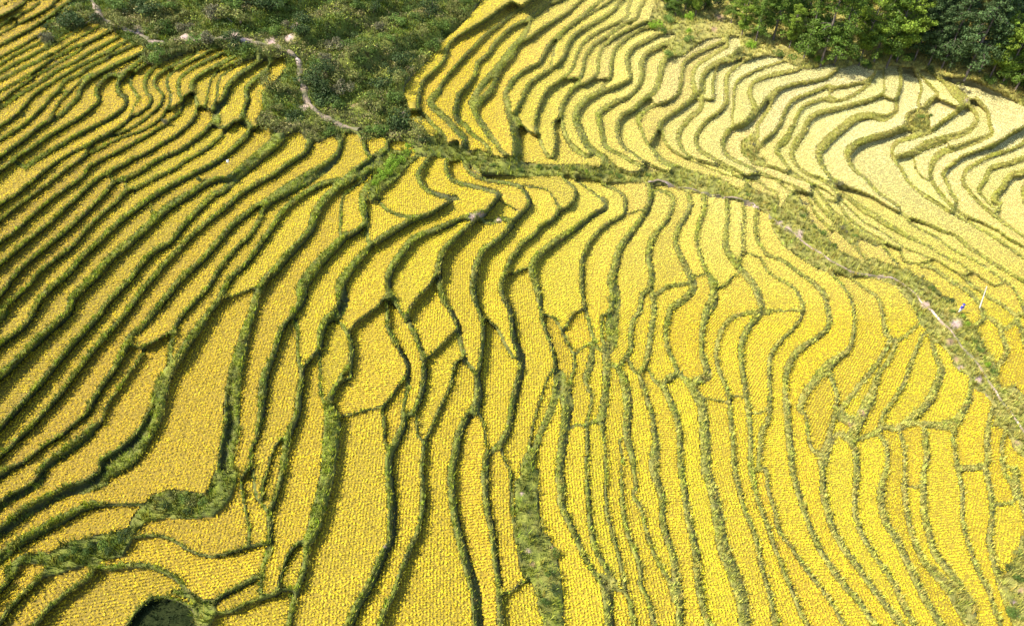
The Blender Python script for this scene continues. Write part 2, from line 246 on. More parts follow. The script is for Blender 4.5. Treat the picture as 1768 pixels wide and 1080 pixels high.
 [(1090,0,7),(1084,28,7),(1064,40,7),(1034,55,7),(1009,72,7),(996,95,7),(989,118,7),(969,138,7),(946,155,7),(932,182,7),(925,212,7),(932,242,7),(946,271,7)],
 [(906,220,4),(918,231,4)],
 [(1113,0,9),(1106,12,9),(1099,32,9),(1079,42,9),(1054,58,9),(1024,78,9),(1010,100,9),(1006,125,9),(996,145,9),(982,162,9),(970,185,9),(970,212,9),(979,240,9),(994,258,12),(1014,271,9)],
 [(974,137,3),(1004,134,3)],
 [(955,212,4),(960,245,4),(954,271,4)],
 [(1114,38,8),(1092,48,8),(1069,60,8),(1044,78,8),(1034,95,8),(1032,125,8),(1016,142,8),(992,151,8)],
 [(1028,138,3),(1045,136,3)],
 [(1125,46,8),(1104,52,8),(1079,68,8),(1062,85,8),(1056,108,8),(1054,135,8),(1039,151,8)],
 [(1134,61,10),(1116,70,10),(1096,80,10),(1084,95,10),(1084,112,10),(1089,135,10),(1076,145,10),(1054,154,10),(1024,165,12),(1002,182,15),(994,205,15),(1002,225,15),(1014,250,14),(1034,267,12),(1044,271,10)],
 [(1166,69,11),(1144,78,11),(1119,90,11),(1108,108,11),(1109,130,11),(1102,150,11),(1084,168,11),(1059,178,11),(1035,195,14),(1035,209,13),(1040,229,12),(1043,246,11),(1052,258,10),(1071,267,9),(1091,279,9),(1112,289,9),(1122,296,8)],
 [(1162,82,11),(1154,95,11),(1144,110,15),(1139,135,13),(1132,155,13),(1116,170,13),(1092,190,13),(1074,199,10),(1066,220,11),(1069,239,10),(1077,254,7),(1091,264,6),(1110,277,6),(1130,288,6),(1149,296,5)],
 [(1123,169,3),(1130,179,3)],
 [(1249,71,8),(1234,78,8),(1204,92,8),(1182,108,8),(1176,135,8),(1172,160,8),(1154,175,8),(1124,185,8),(1103,202,13),(1104,214,9),(1109,229,6),(1118,248,6),(1130,261,9),(1141,276,12),(1159,286,14),(1177,293,14)],
 [(1132,229,3.5),(1122,249,3.5)],
 [(1256,79,10),(1222,100,10),(1202,115,10),(1196,135,10),(1199,165,14),(1179,185,12),(1156,200,12),(1140,215,12),(1145,239,8),(1155,254,8),(1169,265,7),(1186,274,5),(1206,283,4),(1228,292,4),(1260,304,4),(1269,302,4),(1289,311,4)],
 [(1284,88,12),(1259,100,12),(1239,108,12),(1224,118,12),(1213,135,12),(1212,162,12),(1209,188,12),(1189,205,12),(1172,232,11),(1174,249,9),(1186,267,6),(1206,276,5),(1236,286,5),(1260,296,5),(1269,303,5),(1285,311,5)],
 [(1239,112,6),(1234,130,6),(1230,150,6),(1232,170,6),(1212,172,6)],
 [(1326,93,5),(1296,100,8),(1274,112,9),(1256,130,9),(1254,150,9),(1253,178,9),(1239,195,9),(1219,210,9),(1204,232,10),(1203,249,10),(1211,262,9),(1227,271,9),(1242,280,8),(1260,289,8),(1276,297,6),(1289,303,5)],
 [(1350,106,6),(1326,114,6),(1304,122,6),(1279,135,6),(1269,150,6),(1266,180,6),(1264,218,6)],
 [(1380,120,6),(1356,125,9),(1326,132,9),(1302,142,9),(1294,160,10),(1302,182,12),(1299,200,14),(1284,215,14),(1259,225,12),(1249,245,12),(1248,252,9),(1254,266,9),(1269,277,9),(1286,285,7),(1302,291,5)],
 [(1302,282,8),(1330,288,8),(1345,293,8),(1367,302,8),(1379,308,8)],
 [(1298,292,4),(1323,301,4),(1338,307,4),(1360,316,4),(1382,325,4),(1401,337,4)],
 [(1444,121,9),(1426,135,9),(1401,141,9),(1371,146,9),(1346,155,9),(1334,170,9),(1326,188,9),(1314,208,8),(1308,215,8),(1307,237,8)],
 [(1306,198,9),(1314,185,9),(1326,168,9),(1341,155,9)],
 [(1431,148,8),(1401,160,8),(1371,172,8),(1356,190,8),(1348,212,8),(1334,232,8),(1326,239,8),(1332,231,9),(1320,243,10),(1314,250,10)],
 [(1436,168,6),(1408,175,8),(1386,185,8),(1374,205,8),(1366,230,8),(1354,250,8),(1367,219,10),(1357,237,11),(1345,250,12),(1342,262,11),(1353,278,8),(1364,293,6),(1378,303,6),(1389,310,5),(1410,322,6)],
 [(1434,158,9),(1436,153,9),(1466,148,9),(1496,140,9),(1508,130,9)],
 [(1434,175,8),(1456,172,8),(1481,160,8),(1501,144,8)],
 [(1526,160,6),(1506,172,11),(1476,180,11),(1446,188,11),(1414,195,12),(1396,208,13),(1386,230,13),(1371,250,13),(1386,229,13),(1375,249,13),(1368,259,13),(1369,274,10),(1378,288,8),(1397,302,8),(1416,309,9),(1433,319,10),(1447,333,11),(1462,340,10),(1477,352,11),(1491,362,14),(1509,372,14),(1528,386,12),(1550,398,10),(1560,405,10),(1582,415,7),(1604,426,6),(1626,440,5),(1655,454,5),(1677,468,5),(1699,483,5),(1717,494,5)],
 [(1525,120,4),(1526,140,4),(1526,165,4)],
 [(1524,166,4),(1545,174,4)],
 [(1554,120,8),(1555,145,8),(1548,172,8),(1546,192,10),(1526,204,16),(1501,200,16),(1476,205,18),(1456,220,20),(1434,238,20),(1418,255,20),(1416,254,18),(1415,274,13),(1423,291,9),(1431,303,8),(1431,304,7),(1447,317,9),(1462,323,7),(1484,330,5),(1506,340,5),(1525,352,5),(1543,362,5),(1560,372,5),(1574,387,5),(1596,399,5),(1618,410,5),(1633,423,5),(1655,436,5),(1677,446,5),(1699,460,5),(1714,470,5),(1735,485,5),(1750,499,5),(1761,518,5),(1769,536,5)],
 [(1576,120,4),(1590,148,5),(1586,175,6),(1587,190,10),(1572,200,20),(1566,218,18),(1538,230,15),(1501,240,15),(1476,250,16),(1464,265,15),(1467,256,15),(1462,266,13),(1469,285,10),(1480,298,8),(1480,298,7),(1491,306,7),(1506,322,7),(1521,336,6),(1536,346,6),(1550,356,6),(1561,371,6),(1604,388,7),(1620,396,7),(1641,404,7),(1658,413,9),(1673,427,9),(1692,439,7),(1714,454,7),(1736,467,7),(1751,476,7),(1768,486,7)],
 [(1581,120,4),(1598,140,6),(1618,162,8),(1606,175,12),(1594,192,14),(1596,212,24)],
 [(1621,171,4),(1656,186,4)],
 [(1608,125,5),(1634,145,12),(1651,160,24),(1664,175,24),(1658,188,12),(1626,212,10),(1604,228,10),(1571,238,10),(1546,248,9),(1540,262,7),(1539,262,7),(1545,277,7),(1557,293,7),(1567,312,7),(1582,327,7),(1599,339,9),(1618,351,10),(1633,361,8),(1652,373,6),(1670,383,6),(1685,391,6),(1707,404,6),(1729,418,6),(1751,433,6),(1768,445,6)],
 [(1676,185,12),(1685,198,9),(1684,212,11),(1664,230,13),(1626,240,14),(1596,250,16),(1626,242,18),(1596,253,17),(1585,259,16),(1567,267,14),(1548,271,10)],
 [(1578,272,4),(1580,289,4),(1590,304,4),(1604,312,4)],
 [(1686,172,12),(1704,192,8),(1708,212,8),(1711,232,9),(1686,242,11),(1651,255,11),(1692,243,11),(1670,251,10),(1641,258,14),(1623,265,14),(1611,280,13),(1607,296,10),(1608,311,9),(1620,330,9),(1633,345,8),(1648,361,8),(1667,373,7),(1685,380,6),(1699,386,6),(1722,398,6),(1736,409,6),(1751,418,7),(1768,427,7)],
 [(1636,248,3),(1640,257,3)],
 [(1768,220,8),(1751,228,8),(1731,242,8),(1711,255,8),(1724,246,8),(1699,257,8),(1663,270,8),(1649,280,8),(1633,293,8),(1629,302,8),(1636,318,8),(1643,335,8),(1652,346,8)],
 [(1768,245,8),(1768,247,8),(1744,259,8),(1714,268,8),(1692,279,8),(1670,292,8),(1663,307,8),(1664,318,8),(1677,335,8),(1692,351,8),(1707,364,8),(1722,376,8),(1735,386,8),(1744,393,5),(1768,409,5)],
 [(1768,273,11),(1744,282,11),(1714,289,11),(1705,299,11),(1701,312,11),(1691,326,11),(1694,336,6),(1704,348,5),(1719,361,5)],
 [(1768,297,14),(1750,301,14),(1738,311,14),(1733,323,14),(1720,336,14),(1716,345,12),(1726,351,10)],
 [(1772,310,8),(1766,326,8),(1769,351,8)],
 [(1368,297,4),(1388,311,4),(1409,319,4),(1425,328,4),(1441,340,4),(1459,352,4),(1477,370,4),(1491,383,4),(1514,395,4),(1536,409,4),(1560,426,4),(1579,434,4),(1599,443,5),(1616,449,5),(1633,460,5),(1652,471,5),(1664,480,5)],
 [(1412,330,4),(1425,344,5),(1440,347,5),(1452,358,6),(1461,372,7),(1477,387,9),(1494,402,12),(1514,412,10),(1536,423,7),(1551,429,6),(1557,440,6),(1561,451,5),(1579,454,4),(1598,452,4)],
 [(1408,323,5),(1418,339,6),(1428,352,7),(1437,364,9),(1447,374,12),(1462,387,12),(1477,400,12)],
 [(1400,330,4),(1409,349,7),(1421,362,8),(1431,372,10)],
 [(1359,315,5),(1382,330,4),(1394,340,4),(1402,356,5),(1410,372,6),(1425,387,7),(1437,398,8)],
 [(1300,299,4),(1322,305,4),(1344,311,4),(1366,318,4),(1388,328,4)],
 [(1289,303,5),(1308,302,5),(1332,306,5),(1345,315,5),(1361,327,5),(1378,333,5)],
 [(1291,311,6),(1308,313,6),(1323,324,6),(1342,334,6)],
 [(1524,424,5),(1537,442,5),(1548,454,5)],
 [(1590,458,9),(1611,463,9),(1630,477,9),(1648,489,9),(1670,502,9),(1680,511,9)],
 [(1664,475,3.5),(1678,469,3.5)],
 [(1663,477,7),(1677,492,7),(1692,501,7),(1707,513,7),(1729,526,7),(1744,537,7),(1758,549,9),(1768,544,9)],
 [(1682,565,9),(1696,552,9),(1698,541,9),(1692,527,9),(1680,509,9)],
 [(1699,546,8),(1714,552,8),(1726,565,8),(1736,567,8),(1752,556,8)],
 [(1726,565,9),(1731,582,9),(1738,602,9),(1735,615,9),(1722,633,9),(1719,647,9)],
 [(1757,557,8),(1764,571,8),(1769,594,8)],
 [(626,238,8),(632,260,8),(640,272,8)],
 [(673,240,7),(664,258,7),(650,270,7)],
]

def tile(code, *pts):
    """points read in an enlarged view (origin, scale) -> photo pixels"""
    ox, oy, s = code
    return [(ox + x / s, oy + y / s) for x, y in pts]

def T4(r, c):
    return (c * 442, r * 270, 4.0)

ZA, ZC, ZD = (0, 0, 6.79), (200, 80, 6.79), (240, 180, 6.79)
ZU, ZV, ZW, ZX, ZZ, ZQ = (690, 130, 6.79), (1000, 180, 6.79), (1220, 200, 6.79), (1300, 290, 6.79), (1508, 380, 6.79), (1508, 500, 6.79)

# overgrown ground without rice
HILL = (tile(ZA, (960, -300), (930, 40), (870, 110), (760, 200), (640, 300), (560, 400), (530, 540), (570, 560), (700, 440), (930, 310), (1000, 260), (1130, 275), (1240, 330), (1360, 385), (1430, 445), (1520, 500), (1715, 540), (1700, 600))
        + tile(ZC, (280, 150), (350, 205), (500, 205), (620, 165), (880, 65), (1060, 35), (1245, 15), (1290, 90), (1440, 118), (1470, 180), (1650, 148))
        + tile(T4(0, 1), (100, 425), (190, 388), (214, 455), (130, 555), (50, 655), (46, 755), (-5, 830), (15, 862), (90, 868), (112, 900), (170, 965), (240, 922), (312, 908), (335, 960), (430, 985), (540, 930), (565, 985), (600, 912), (692, 925), (730, 985), (785, 950), (892, 952), (905, 1000), (960, 975), (1050, 980), (1130, 1085), (1190, 1085))
        + tile(T4(0, 1), (1130, 930), (1090, 880), (1050, 800), (1048, 720), (1020, 650), (1030, 590), (1110, 490), (1200, 400), (1280, 290), (1400, 200), (1500, 80), (1560, 0), (1640, -160)))
GULLY = (tile(T4(1, 1), (1100, -10), (1210, -5), (1300, 12), (1430, 35), (1560, 128), (1768, 132))
         + tile(T4(1, 2), (0, 132), (150, 138), (380, 138), (540, 162), (620, 175), (880, 178), (930, 182), (1100, 208), (1200, 240), (1290, 258), (1450, 284), (1580, 318), (1700, 358), (1768, 402))
         + tile(T4(1, 3), (40, 520), (100, 612), (200, 692), (330, 772), (430, 808), (540, 826), (720, 838), (880, 892), (960, 992), (1020, 1080))
         + tile(T4(2, 3), (1035, 45), (1060, 92), (1085, 110), (1125, 188), (1190, 222), (1262, 292), (1282, 362), (1385, 425), (1404, 500), (1440, 532), (1500, 562), (1572, 655), (1556, 780), (1642, 800), (1700, 945), (1768, 1000), (1900, 1150), (2000, 900), (1768, 562), (1700, 500), (1620, 520), (1570, 476))
         + tile(ZQ, (1430, 890), (1330, 700), (1225, 500), (1172, 432), (1100, 330), (1000, 250))
         + tile(ZZ, (960, 1000), (940, 915), (800, 880), (700, 745), (480, 645), (400, 562), (330, 560), (250, 532), (100, 492), (0, 445))
         + tile(ZX, (1265, 1078), (1050, 990), (960, 905), (850, 792), (740, 690), (640, 572), (600, 452), (530, 342), (440, 282), (400, 335), (322, 455), (290, 440), (330, 380))
         + tile(ZW, (740, 930), (560, 855), (480, 785), (440, 810), (412, 862), (330, 835), (270, 795))
         + tile(ZV, (1766, 912), (1600, 855), (1400, 795), (1200, 768), (1000, 792), (800, 778), (600, 792), (480, 752), (330, 645), (262, 620), (245, 752), (0, 705))
         + tile(ZU, (1766, 1052), (1500, 1022), (1420, 1005), (1310, 965), (1200, 965), (1050, 925), (950, 878), (750, 885), (680, 765), (560, 792), (450, 700), (370, 722), (160, 645)))
FOREST = (tile(T4(0, 2), (1060, -260), (995, 0), (950, 140), (940, 160), (972, 190), (1000, 240), (1135, 235), (1095, 310), (1032, 370), (1090, 395), (1180, 380), (1250, 330), (1350, 268), (1440, 258), (1475, 285), (1500, 248), (1560, 255), (1582, 322), (1480, 390), (1420, 442), (1500, 428), (1685, 384))
          + tile(T4(0, 3), (0, 382), (92, 402), (200, 470), (300, 480), (440, 440), (485, 480), (620, 440), (690, 480), (780, 485), (820, 458), (900, 458), (1020, 480), (1200, 528), (1400, 552), (1600, 640), (1768, 742), (2600, 1150), (3400, 1200), (3400, -1200), (1060, -1200)))
WEEDS = [tile(T4(3, 0), (990, 240), (1060, 170), (1200, 138), (1420, 168), (1490, 0), (1660, 0), (1600, 200), (1480, 330), (1300, 345), (1150, 335), (1000, 370), (950, 430), (900, 470), (880, 400), (930, 290)),
         tile(T4(3, 0), (350, 560), (480, 500), (640, 455), (820, 415), (900, 400), (925, 480), (860, 600), (640, 650), (420, 720), (280, 750), (330, 640)),
         tile(T4(3, 0), (20, 690), (130, 600), (300, 560), (350, 590), (330, 660), (180, 650), (90, 690), (40, 760)),
         tile(T4(3, 0), (1200, 815), (1300, 850), (1420, 915), (1490, 920), (1500, 1000), (1450, 1090), (1370, 1090), (1350, 960), (1290, 890), (1180, 850)),
         tile(T4(3, 2), (15, 90), (110, -10), (190, -10), (180, 250), (212, 425), (262, 470), (300, 560), (328, 680), (345, 820), (362, 1090), (245, 1090), (205, 980), (155, 790), (92, 740), (60, 600), (20, 300)),
         tile(T4(3, 3), (1560, 640), (1640, 730), (1700, 600), (1768, 420), (1840, 300), (1900, 1100), (1740, 1100), (1640, 900)),
         tile(T4(3, 3), (1200, 800), (1290, 770), (1390, 860), (1440, 1000), (1460, 1090), (1380, 1090), (1300, 980)),
         tile(ZX, (900, 545), (1000, 600), (1200, 760), (1450, 865), (1520, 885), (1450, 930), (1300, 855), (1215, 835), (1260, 960), (1300, 1070), (1180, 940), (1080, 840), (950, 720)),
         tile(ZW, (385, 300), (560, 185), (600, 260), (640, 340), (605, 470), (700, 555), (540, 560), (400, 440)),
         tile(T4(1, 1), (780, 200), (800, 120), (900, 20), (960, -40), (1080, -40), (1040, 60), (980, 130), (880, 215), (800, 330), (770, 300)),
         tile(T4(0, 3), (970, 790), (1040, 770), (1110, 780), (1118, 890), (1000, 930), (960, 870)),
         tile(ZX, (880, 110), (960, 130), (1090, 200), (1000, 215), (920, 170))]
MUD = [(262, 1030), (285, 1030), (310, 1036), (330, 1048), (338, 1066), (350, 1150), (190, 1150), (224, 1072), (242, 1048)]
BARE = [  # bare earth showing: x, y, radius, 0 pink / 1 orange
    (240, 57, 11, 0), (300, 67, 10, 0), (318, 67, 12, 0), (405, 62, 12, 0), (425, 66, 10, 0), (470, 73, 12, 0), (500, 70, 12, 0), (510, 52, 9, 0),
    (516, 38, 5, 1), (596, 178, 8, 1), (612, 186, 12, 1), (630, 186, 12, 1), (768, 190, 5, 0), (526, 185, 9, 0), (696, 195, 6, 0), (640, 84, 5, 1),
    (665, 943, 5, 0), (901, 852, 6, 0), (954, 944, 7, 1), (920, 972, 9, 1), (912, 950, 7, 0), (888, 1012, 5, 0), (1096, 1012, 5, 0), (800, 623, 5, 0), (178, 724, 4, 0),
    (1650, 560, 18, 0), (1640, 590, 14, 1), (1652, 618, 9, 1), (1660, 632, 9, 0), (1690, 655, 12, 0), (1700, 685, 10, 0), (1755, 765, 10, 1), (1600, 525, 14, 0), (1360, 395, 12, 0), (1380, 405, 12, 0), (1345, 385, 9, 0),
    (1520, 477, 8, 0), (1242, 30, 15, 1), (1232, 50, 11, 1), (1670, 173, 10, 0), (830, 370, 12, 0), (815, 375, 12, 0), (860, 380, 10, 0), (1235, 165, 8, 1), (1480, 215, 10, 1), (1270, 245, 10, 1), (1380, 262, 8, 1),
    (1490, 712, 14, 1), (1468, 732, 10, 1), (1762, 1020, 10, 1), (1750, 1040, 10, 0), (1240, 345, 8, 0), (938, 396, 6, 0)]
PATH_UPPER = [(158, -40), (160, 0), (168, 20), (186, 38), (215, 52), (245, 64), (262, 72), (300, 72), (340, 70), (400, 68), (440, 73), (475, 82), (498, 90), (511, 99), (516, 115), (519, 140), (525, 160), (533, 176), (545, 194), (565, 206), (588, 216), (620, 226)]
PATH_LOWER = [(1118, 316), (1148, 318), (1190, 326), (1225, 336), (1262, 344), (1290, 352), (1312, 362), (1335, 378), (1352, 394), (1380, 412), (1410, 434), (1440, 456), (1470, 470), (1500, 475), (1528, 480), (1552, 487), (1575, 505), (1598, 528), (1620, 552), (1645, 580), (1664, 604), (1680, 622), (1695, 642), (1708, 664), (1724, 684), (1738, 704), (1752, 724), (1768, 748), (1800, 800)]

# ground height (m) at places in the photograph; the terraces step down to the right
HEIGHTS = [(-320, -260, 30), (-320, 100, 24), (-320, 540, 20), (-320, 1000, 12), (-320, 1300, 8),
    (0, 0, 21.5), (0, 270, 17.5), (0, 540, 13), (0, 800, 8.6), (0, 1080, 5), (200, 100, 17.5), (250, 250, 14), (300, 400, 11.5), (350, 600, 8.6), (380, 800, 6.6), (300, 900, 5.6), (300, 1080, 3.6),
    (480, 220, 12.5), (500, 60, 16), (640, 240, 9.8), (560, 200, 11), (590, 300, 9.6), (470, 400, 9.4), (740, 290, 8), (800, 365, 5.8), (640, 520, 5.6), (600, 900, 4.2), (760, 600, 3), (884, 540, 0.5),
    (1030, 340, 0), (900, 300, 3.2), (950, 420, 0.8), (1100, 345, -1.2), (1200, 360, -2.7), (1300, 400, -4), (1100, 600, -2.4), (1250, 600, -4), (1400, 600, -6), (1550, 620, -8), (1700, 700, -10.3), (1768, 740, -11),
    (1000, 800, -1.2), (1200, 850, -3.6), (1400, 900, -6), (1600, 950, -8.6), (1768, 950, -10.8), (900, 1080, 0), (1200, 1080, -3), (1500, 1080, -6.3), (1768, 1080, -9.8), (600, 1080, 3), (450, 1080, 3.6),
    (700, 240, 8), (800, 275, 5.5), (1000, 300, 1.5), (1250, 335, -3), (1400, 420, -6), (1550, 480, -8.5), (1640, 540, -9.8),
    (720, 160, 10.5), (850, 0, 13), (780, 80, 12), (900, 150, 7), (1000, 0, 10), (1050, 150, 4), (1200, 100, 3.2), (1200, 220, -1), (1330, 150, 0.5), (1400, 250, -4.5), (1330, 300, -4), (1500, 150, -2.4), (1600, 130, -2.4), (1700, 160, -3.4), (1550, 280, -8), (1650, 250, -8.5), (1768, 220, -8.5), (1768, 330, -12.5), (1650, 400, -11.2), (1768, 480, -12.6), (1500, 400, -7.8),
    (1250, 0, 6), (1400, 50, 3), (1550, 50, 1.5), (1768, 60, 0), (1768, 120, -3), (600, 100, 13.8), (700, 0, 15), (400, 0, 20), (300, 40, 18),
    (400, -260, 28), (900, -260, 20), (1400, -260, 17), (1768, -260, 12), (2088, -260, 6), (2088, 100, -8), (2088, 400, -16), (2088, 800, -15), (2088, 1300, -14), (300, 1300, 1.5), (900, 1300, -1), (1400, 1300, -5.5)]

# ------------------------------------------------------------------ pixel <-> place
CP, SP = math.cos(PITCH), math.sin(PITCH)

def ray(u, v):
    a = u - PW / 2
    b = PH / 2 - v
    return a, FPX * CP + b * SP, b * CP - FPX * SP

def at_height(u, v, z):
    dx, dy, dz = ray(u, v)
    t = (z - CAMZ) / dz
    return dx * t, dy * t, z + 0 * t

def to_pixel(x, y, z):
    zz = z - CAMZ
    f = y * CP - zz * SP
    up = y * SP + zz * CP
    return PW / 2 + FPX * x / f, PH / 2 - FPX * up / f

# ------------------------------------------------------------------ plan of banks and paddies
X0, X1, Y0, Y1 = -320.0, 2088.0, -260.0, 1300.0
S = 1.5
NX, NY = int((X1 - X0) / S), int((Y1 - Y0) / S)
bank = np.zeros((NY, NX), bool)

def smooth_line(pts, step=5.0):
    P = np.array(pts, float)
    if len(P) == 2:
        n = max(2, int(np.hypot(*(P[1, :2] - P[0, :2])) / step))
        t = np.linspace(0, 1, n + 1)[:, None]
        return P[0] * (1 - t) + P[1] * t
    Q = np.vstack([2 * P[0] - P[1], P, 2 * P[-1] - P[-2]])
    out = []
    for i in range(1, len(Q) - 2):
        p0, p1, p2, p3 = Q[i - 1], Q[i], Q[i + 1], Q[i + 2]
        n = max(1, int(np.hypot(*(p2[:2] - p1[:2])) / step))
        t = (np.arange(n) / n)[:, None]
        out.append(0.5 * (2 * p1 + (p2 - p0) * t + (2 * p0 - 5 * p1 + 4 * p2 - p3) * t ** 2 + (3 * p1 - p0 - 3 * p2 + p3) * t ** 3))
    out.append(Q[-2][None])
    R = np.vstack(out)
    if R.shape[1] > 2:
        R[:, 2] = np.clip(R[:, 2], P[:, 2].min(), P[:, 2].max())
    return R

def run_on(pts):
    """a bank that leaves the frame goes on beyond it"""
    P = [tuple(map(float, p)) for p in pts]
    for end in (0, -1):
        x, y, w = P[end]
        if x < 4 or x > PW - 4 or y < 4 or y > PH - 6:
            k = P[2 if len(P) > 2 else 1] if end == 0 else P[-3 if len(P) > 2 else -2]
            d = np.array([x - k[0], y - k[1]])
            out = (x < 4 and d[0] < 0) or (x > PW - 4 and d[0] > 0) or (y < 4 and d[1] < 0) or (y > PH - 6 and d[1] > 0)
            if not out:
                continue
            d /= np.hypot(*d)
            ext = [(x + d[0] * L, y + d[1] * L, w) for L in (110, 230, 360, 600, 900)]
            P = (ext[::-1] + P) if end == 0 else (P + ext)
    return P

def stamp(x, y, r):
    i0, i1 = max(0, int((x - r - X0) / S)), min(NX, int((x + r - X0) / S) + 2)
    j0, j1 = max(0, int((y - r - Y0) / S)), min(NY, int((y + r - Y0) / S) + 2)
    if i0 >= i1 or j0 >= j1:
        return None
    uu = X0 + (np.arange(i0, i1) + .5) * S - x
    vv = Y0 + (np.arange(j0, j1) + .5) * S - y
    return slice(j0, j1), slice(i0, i1), vv[:, None] ** 2 + uu[None] ** 2

def draw(L):
    for x, y, w in L:
        r = max(w * (.52 - .07 * min(max((x - 500) / 500, 0), 1) - (.05 * min(max((x - 850) / 250, 0), 1) if y < 480 else 0)), 1.1)
        s = stamp(x, y, r)
        if s:
            bank[s[0], s[1]] |= s[2] <= r * r

LINES = [smooth_line(run_on(pts), 1.6) for pts in BANKS]
for L in LINES:
    draw(L)

def fill(poly):
    P = np.array(poly, float)
    m = np.zeros((NY, NX), bool)
    j0, j1 = max(0, int((P[:, 1].min() - Y0) / S)), min(NY, int((P[:, 1].max() - Y0) / S) + 1)
    cx = X0 + (np.arange(NX) + .5) * S
    A, B = P, np.roll(P, -1, 0)
    for j in range(j0, j1):
        y = Y0 + (j + .5) * S
        c = (A[:, 1] <= y) != (B[:, 1] <= y)
        if c.any():
            xs = np.sort(A[c, 0] + (y - A[c, 1]) / (B[c, 1] - A[c, 1]) * (B[c, 0] - A[c, 0]))
            m[j] = (np.searchsorted(xs, cx) % 2) == 1
    return m

hill_m, gully_m, forest_m = fill(HILL), fill(GULLY), fill(FOREST)
weed_m = np.zeros((NY, NX), bool)
for p in WEEDS:
    weed_m |= fill(p)
mud_m = fill(MUD)
wild = hill_m | gully_m | forest_m | weed_m
bank |= wild
for x, y, *_ in smooth_line(MUD + MUD[:1], 1.6):
    s = stamp(x, y, 3.2)
    if s:
        bank[s[0], s[1]] |= s[2] <= 3.2 ** 2

# a bank that stops just short of another one runs on into it
def is_bank(x, y):
    i, j = int((x - X0) / S), int((y - Y0) / S)
    return not (0 <= i < NX and 0 <= j < NY) or bank[j, i]
joins = []
for L in LINES:
    for e, k in ((0, 1), (-1, -1)):
        x, y, w = L[e]
        if not (-60 < x < PW + 60 and -40 < y < PH + 50):
            continue
        q = L[min(len(L) - 1, 8)] if e == 0 else L[max(-len(L), -9)]
        d0 = math.atan2(y - q[1], x - q[0])
        hit = None
        st = max(w * .5, 1.15) + 1.6
        for da in (0, .35, -.35, .7, -.7, 1.05, -1.05):
            for t in np.arange(st, st + 17, .75):
                if is_bank(x + math.cos(d0 + da) * t, y + math.sin(d0 + da) * t):
                    c = t + abs(da) * 6
                    if hit is None or c < hit[0]:
                        hit = (c, t, d0 + da)
                    break
        if hit:
            t = np.arange(0, hit[1] + 1.5, 1.2)
            joins.append(np.stack([x + np.cos(hit[2]) * t, y + np.sin(hit[2]) * t, np.full(len(t), max(2.6, min(w * .8, 6)))], -1))
for L in joins:
    draw(L)

# separate paddies: connected cells without a bank between them
par = [0]
def find(a):
    while par[a] != a:
        par[a] = par[par[a]]
        a = par[a]
    return a
runlab = np.zeros((NY, NX), np.int32)
prev = []
for j in range(NY):
    d = np.diff(np.concatenate([[0], (~bank[j]).astype(np.int8), [0]]))
    cur = []
    k = 0
    for a, b in zip(np.nonzero(d == 1)[0], np.nonzero(d == -1)[0]):
        par.append(len(par))
        me = len(par) - 1
        for (pa, pb, pl) in prev:
            if pa < b and a < pb:
                par[find(pl)] = find(me)
        runlab[j, a:b] = me
        cur.append((a, b, me))
    prev = cur
root = np.array([find(i) for i in range(len(par))])
lab = root[runlab]
ids, inv, cnt = np.unique(lab, return_inverse=True, return_counts=True)
lab = inv.reshape(lab.shape).astype(np.int32)      # 0 = bank
U0, V0 = X0 + (np.arange(NX) + .5) * S, Y0 + (np.arange(NY) + .5) * S
infr_ = ((U0 > -70) & (U0 < PW + 70))[None] & ((V0 > -50) & (V0 < PH + 60))[:, None]
strict = ((U0 > 0) & (U0 < PW))[None] & ((V0 > 0) & (V0 < PH))[:, None]
keep = (cnt * S * S > 70) & (np.bincount(lab[strict], minlength=len(ids)) * S * S >= 40)
keep[0] = False
newid = np.zeros(len(ids), np.int32)
newid[keep] = np.arange(1, keep.sum() + 1)
lab = newid[lab]
NP = lab.max()

# ------------------------------------------------------------------ heights
hp = np.array(HEIGHTS, float)
hp[:, 2] *= 0.82
Z = hp[:, :2] / 500.0
def tps(r2):
    return r2 * np.log(r2 + 1e-9)
n = len(hp)
K = tps(((Z[:, None] - Z[None]) ** 2).sum(-1)) + np.eye(n) * 0.02
A = np.zeros((n + 3, n + 3))
A[:n, :n] = K
A[:n, n] = 1
A[:n, n + 1:] = Z
A[n:, :n] = A[:n, n:].T
sol = np.linalg.solve(A, np.concatenate([hp[:, 2], np.zeros(3)]))
S2 = 3.0
MX, MY = NX // 2, NY // 2
gu = X0 + (np.arange(MX) + .5) * S2
gv = Y0 + (np.arange(MY) + .5) * S2
def base_h(u, v):
    q = np.stack([u, v], -1) / 500.0
    out = np.empty(len(q))
    for i in range(0, len(q), 20000):
        b = q[i:i + 20000]
        out[i:i + 20000] = tps(((b[:, None] - Z[None]) ** 2).sum(-1)) @ sol[:n] + sol[n] + b @ sol[n + 1:]
    return out
cu = np.linspace(gu[0], gu[-1], MX // 5 + 2)
cv = np.linspace(gv[0], gv[-1], MY // 5 + 2)
CU, CV = np.meshgrid(cu, cv)
Hc = base_h(CU.ravel(), CV.ravel()).reshape(CU.shape)
fi = np.interp(gu, cu, np.arange(len(cu)))
fj = np.interp(gv, cv, np.arange(len(cv)))
i0 = np.minimum(fi.astype(int), len(cu) - 2)
j0 = np.minimum(fj.astype(int), len(cv) - 2)
a, b = (fi - i0)[None], (fj - j0)[:, None]
H0 = ((Hc[j0][:, i0] * (1 - a) + Hc[j0][:, i0 + 1] * a) * (1 - b) + (Hc[j0 + 1][:, i0] * (1 - a) + Hc[j0 + 1][:, i0 + 1] * a) * b)

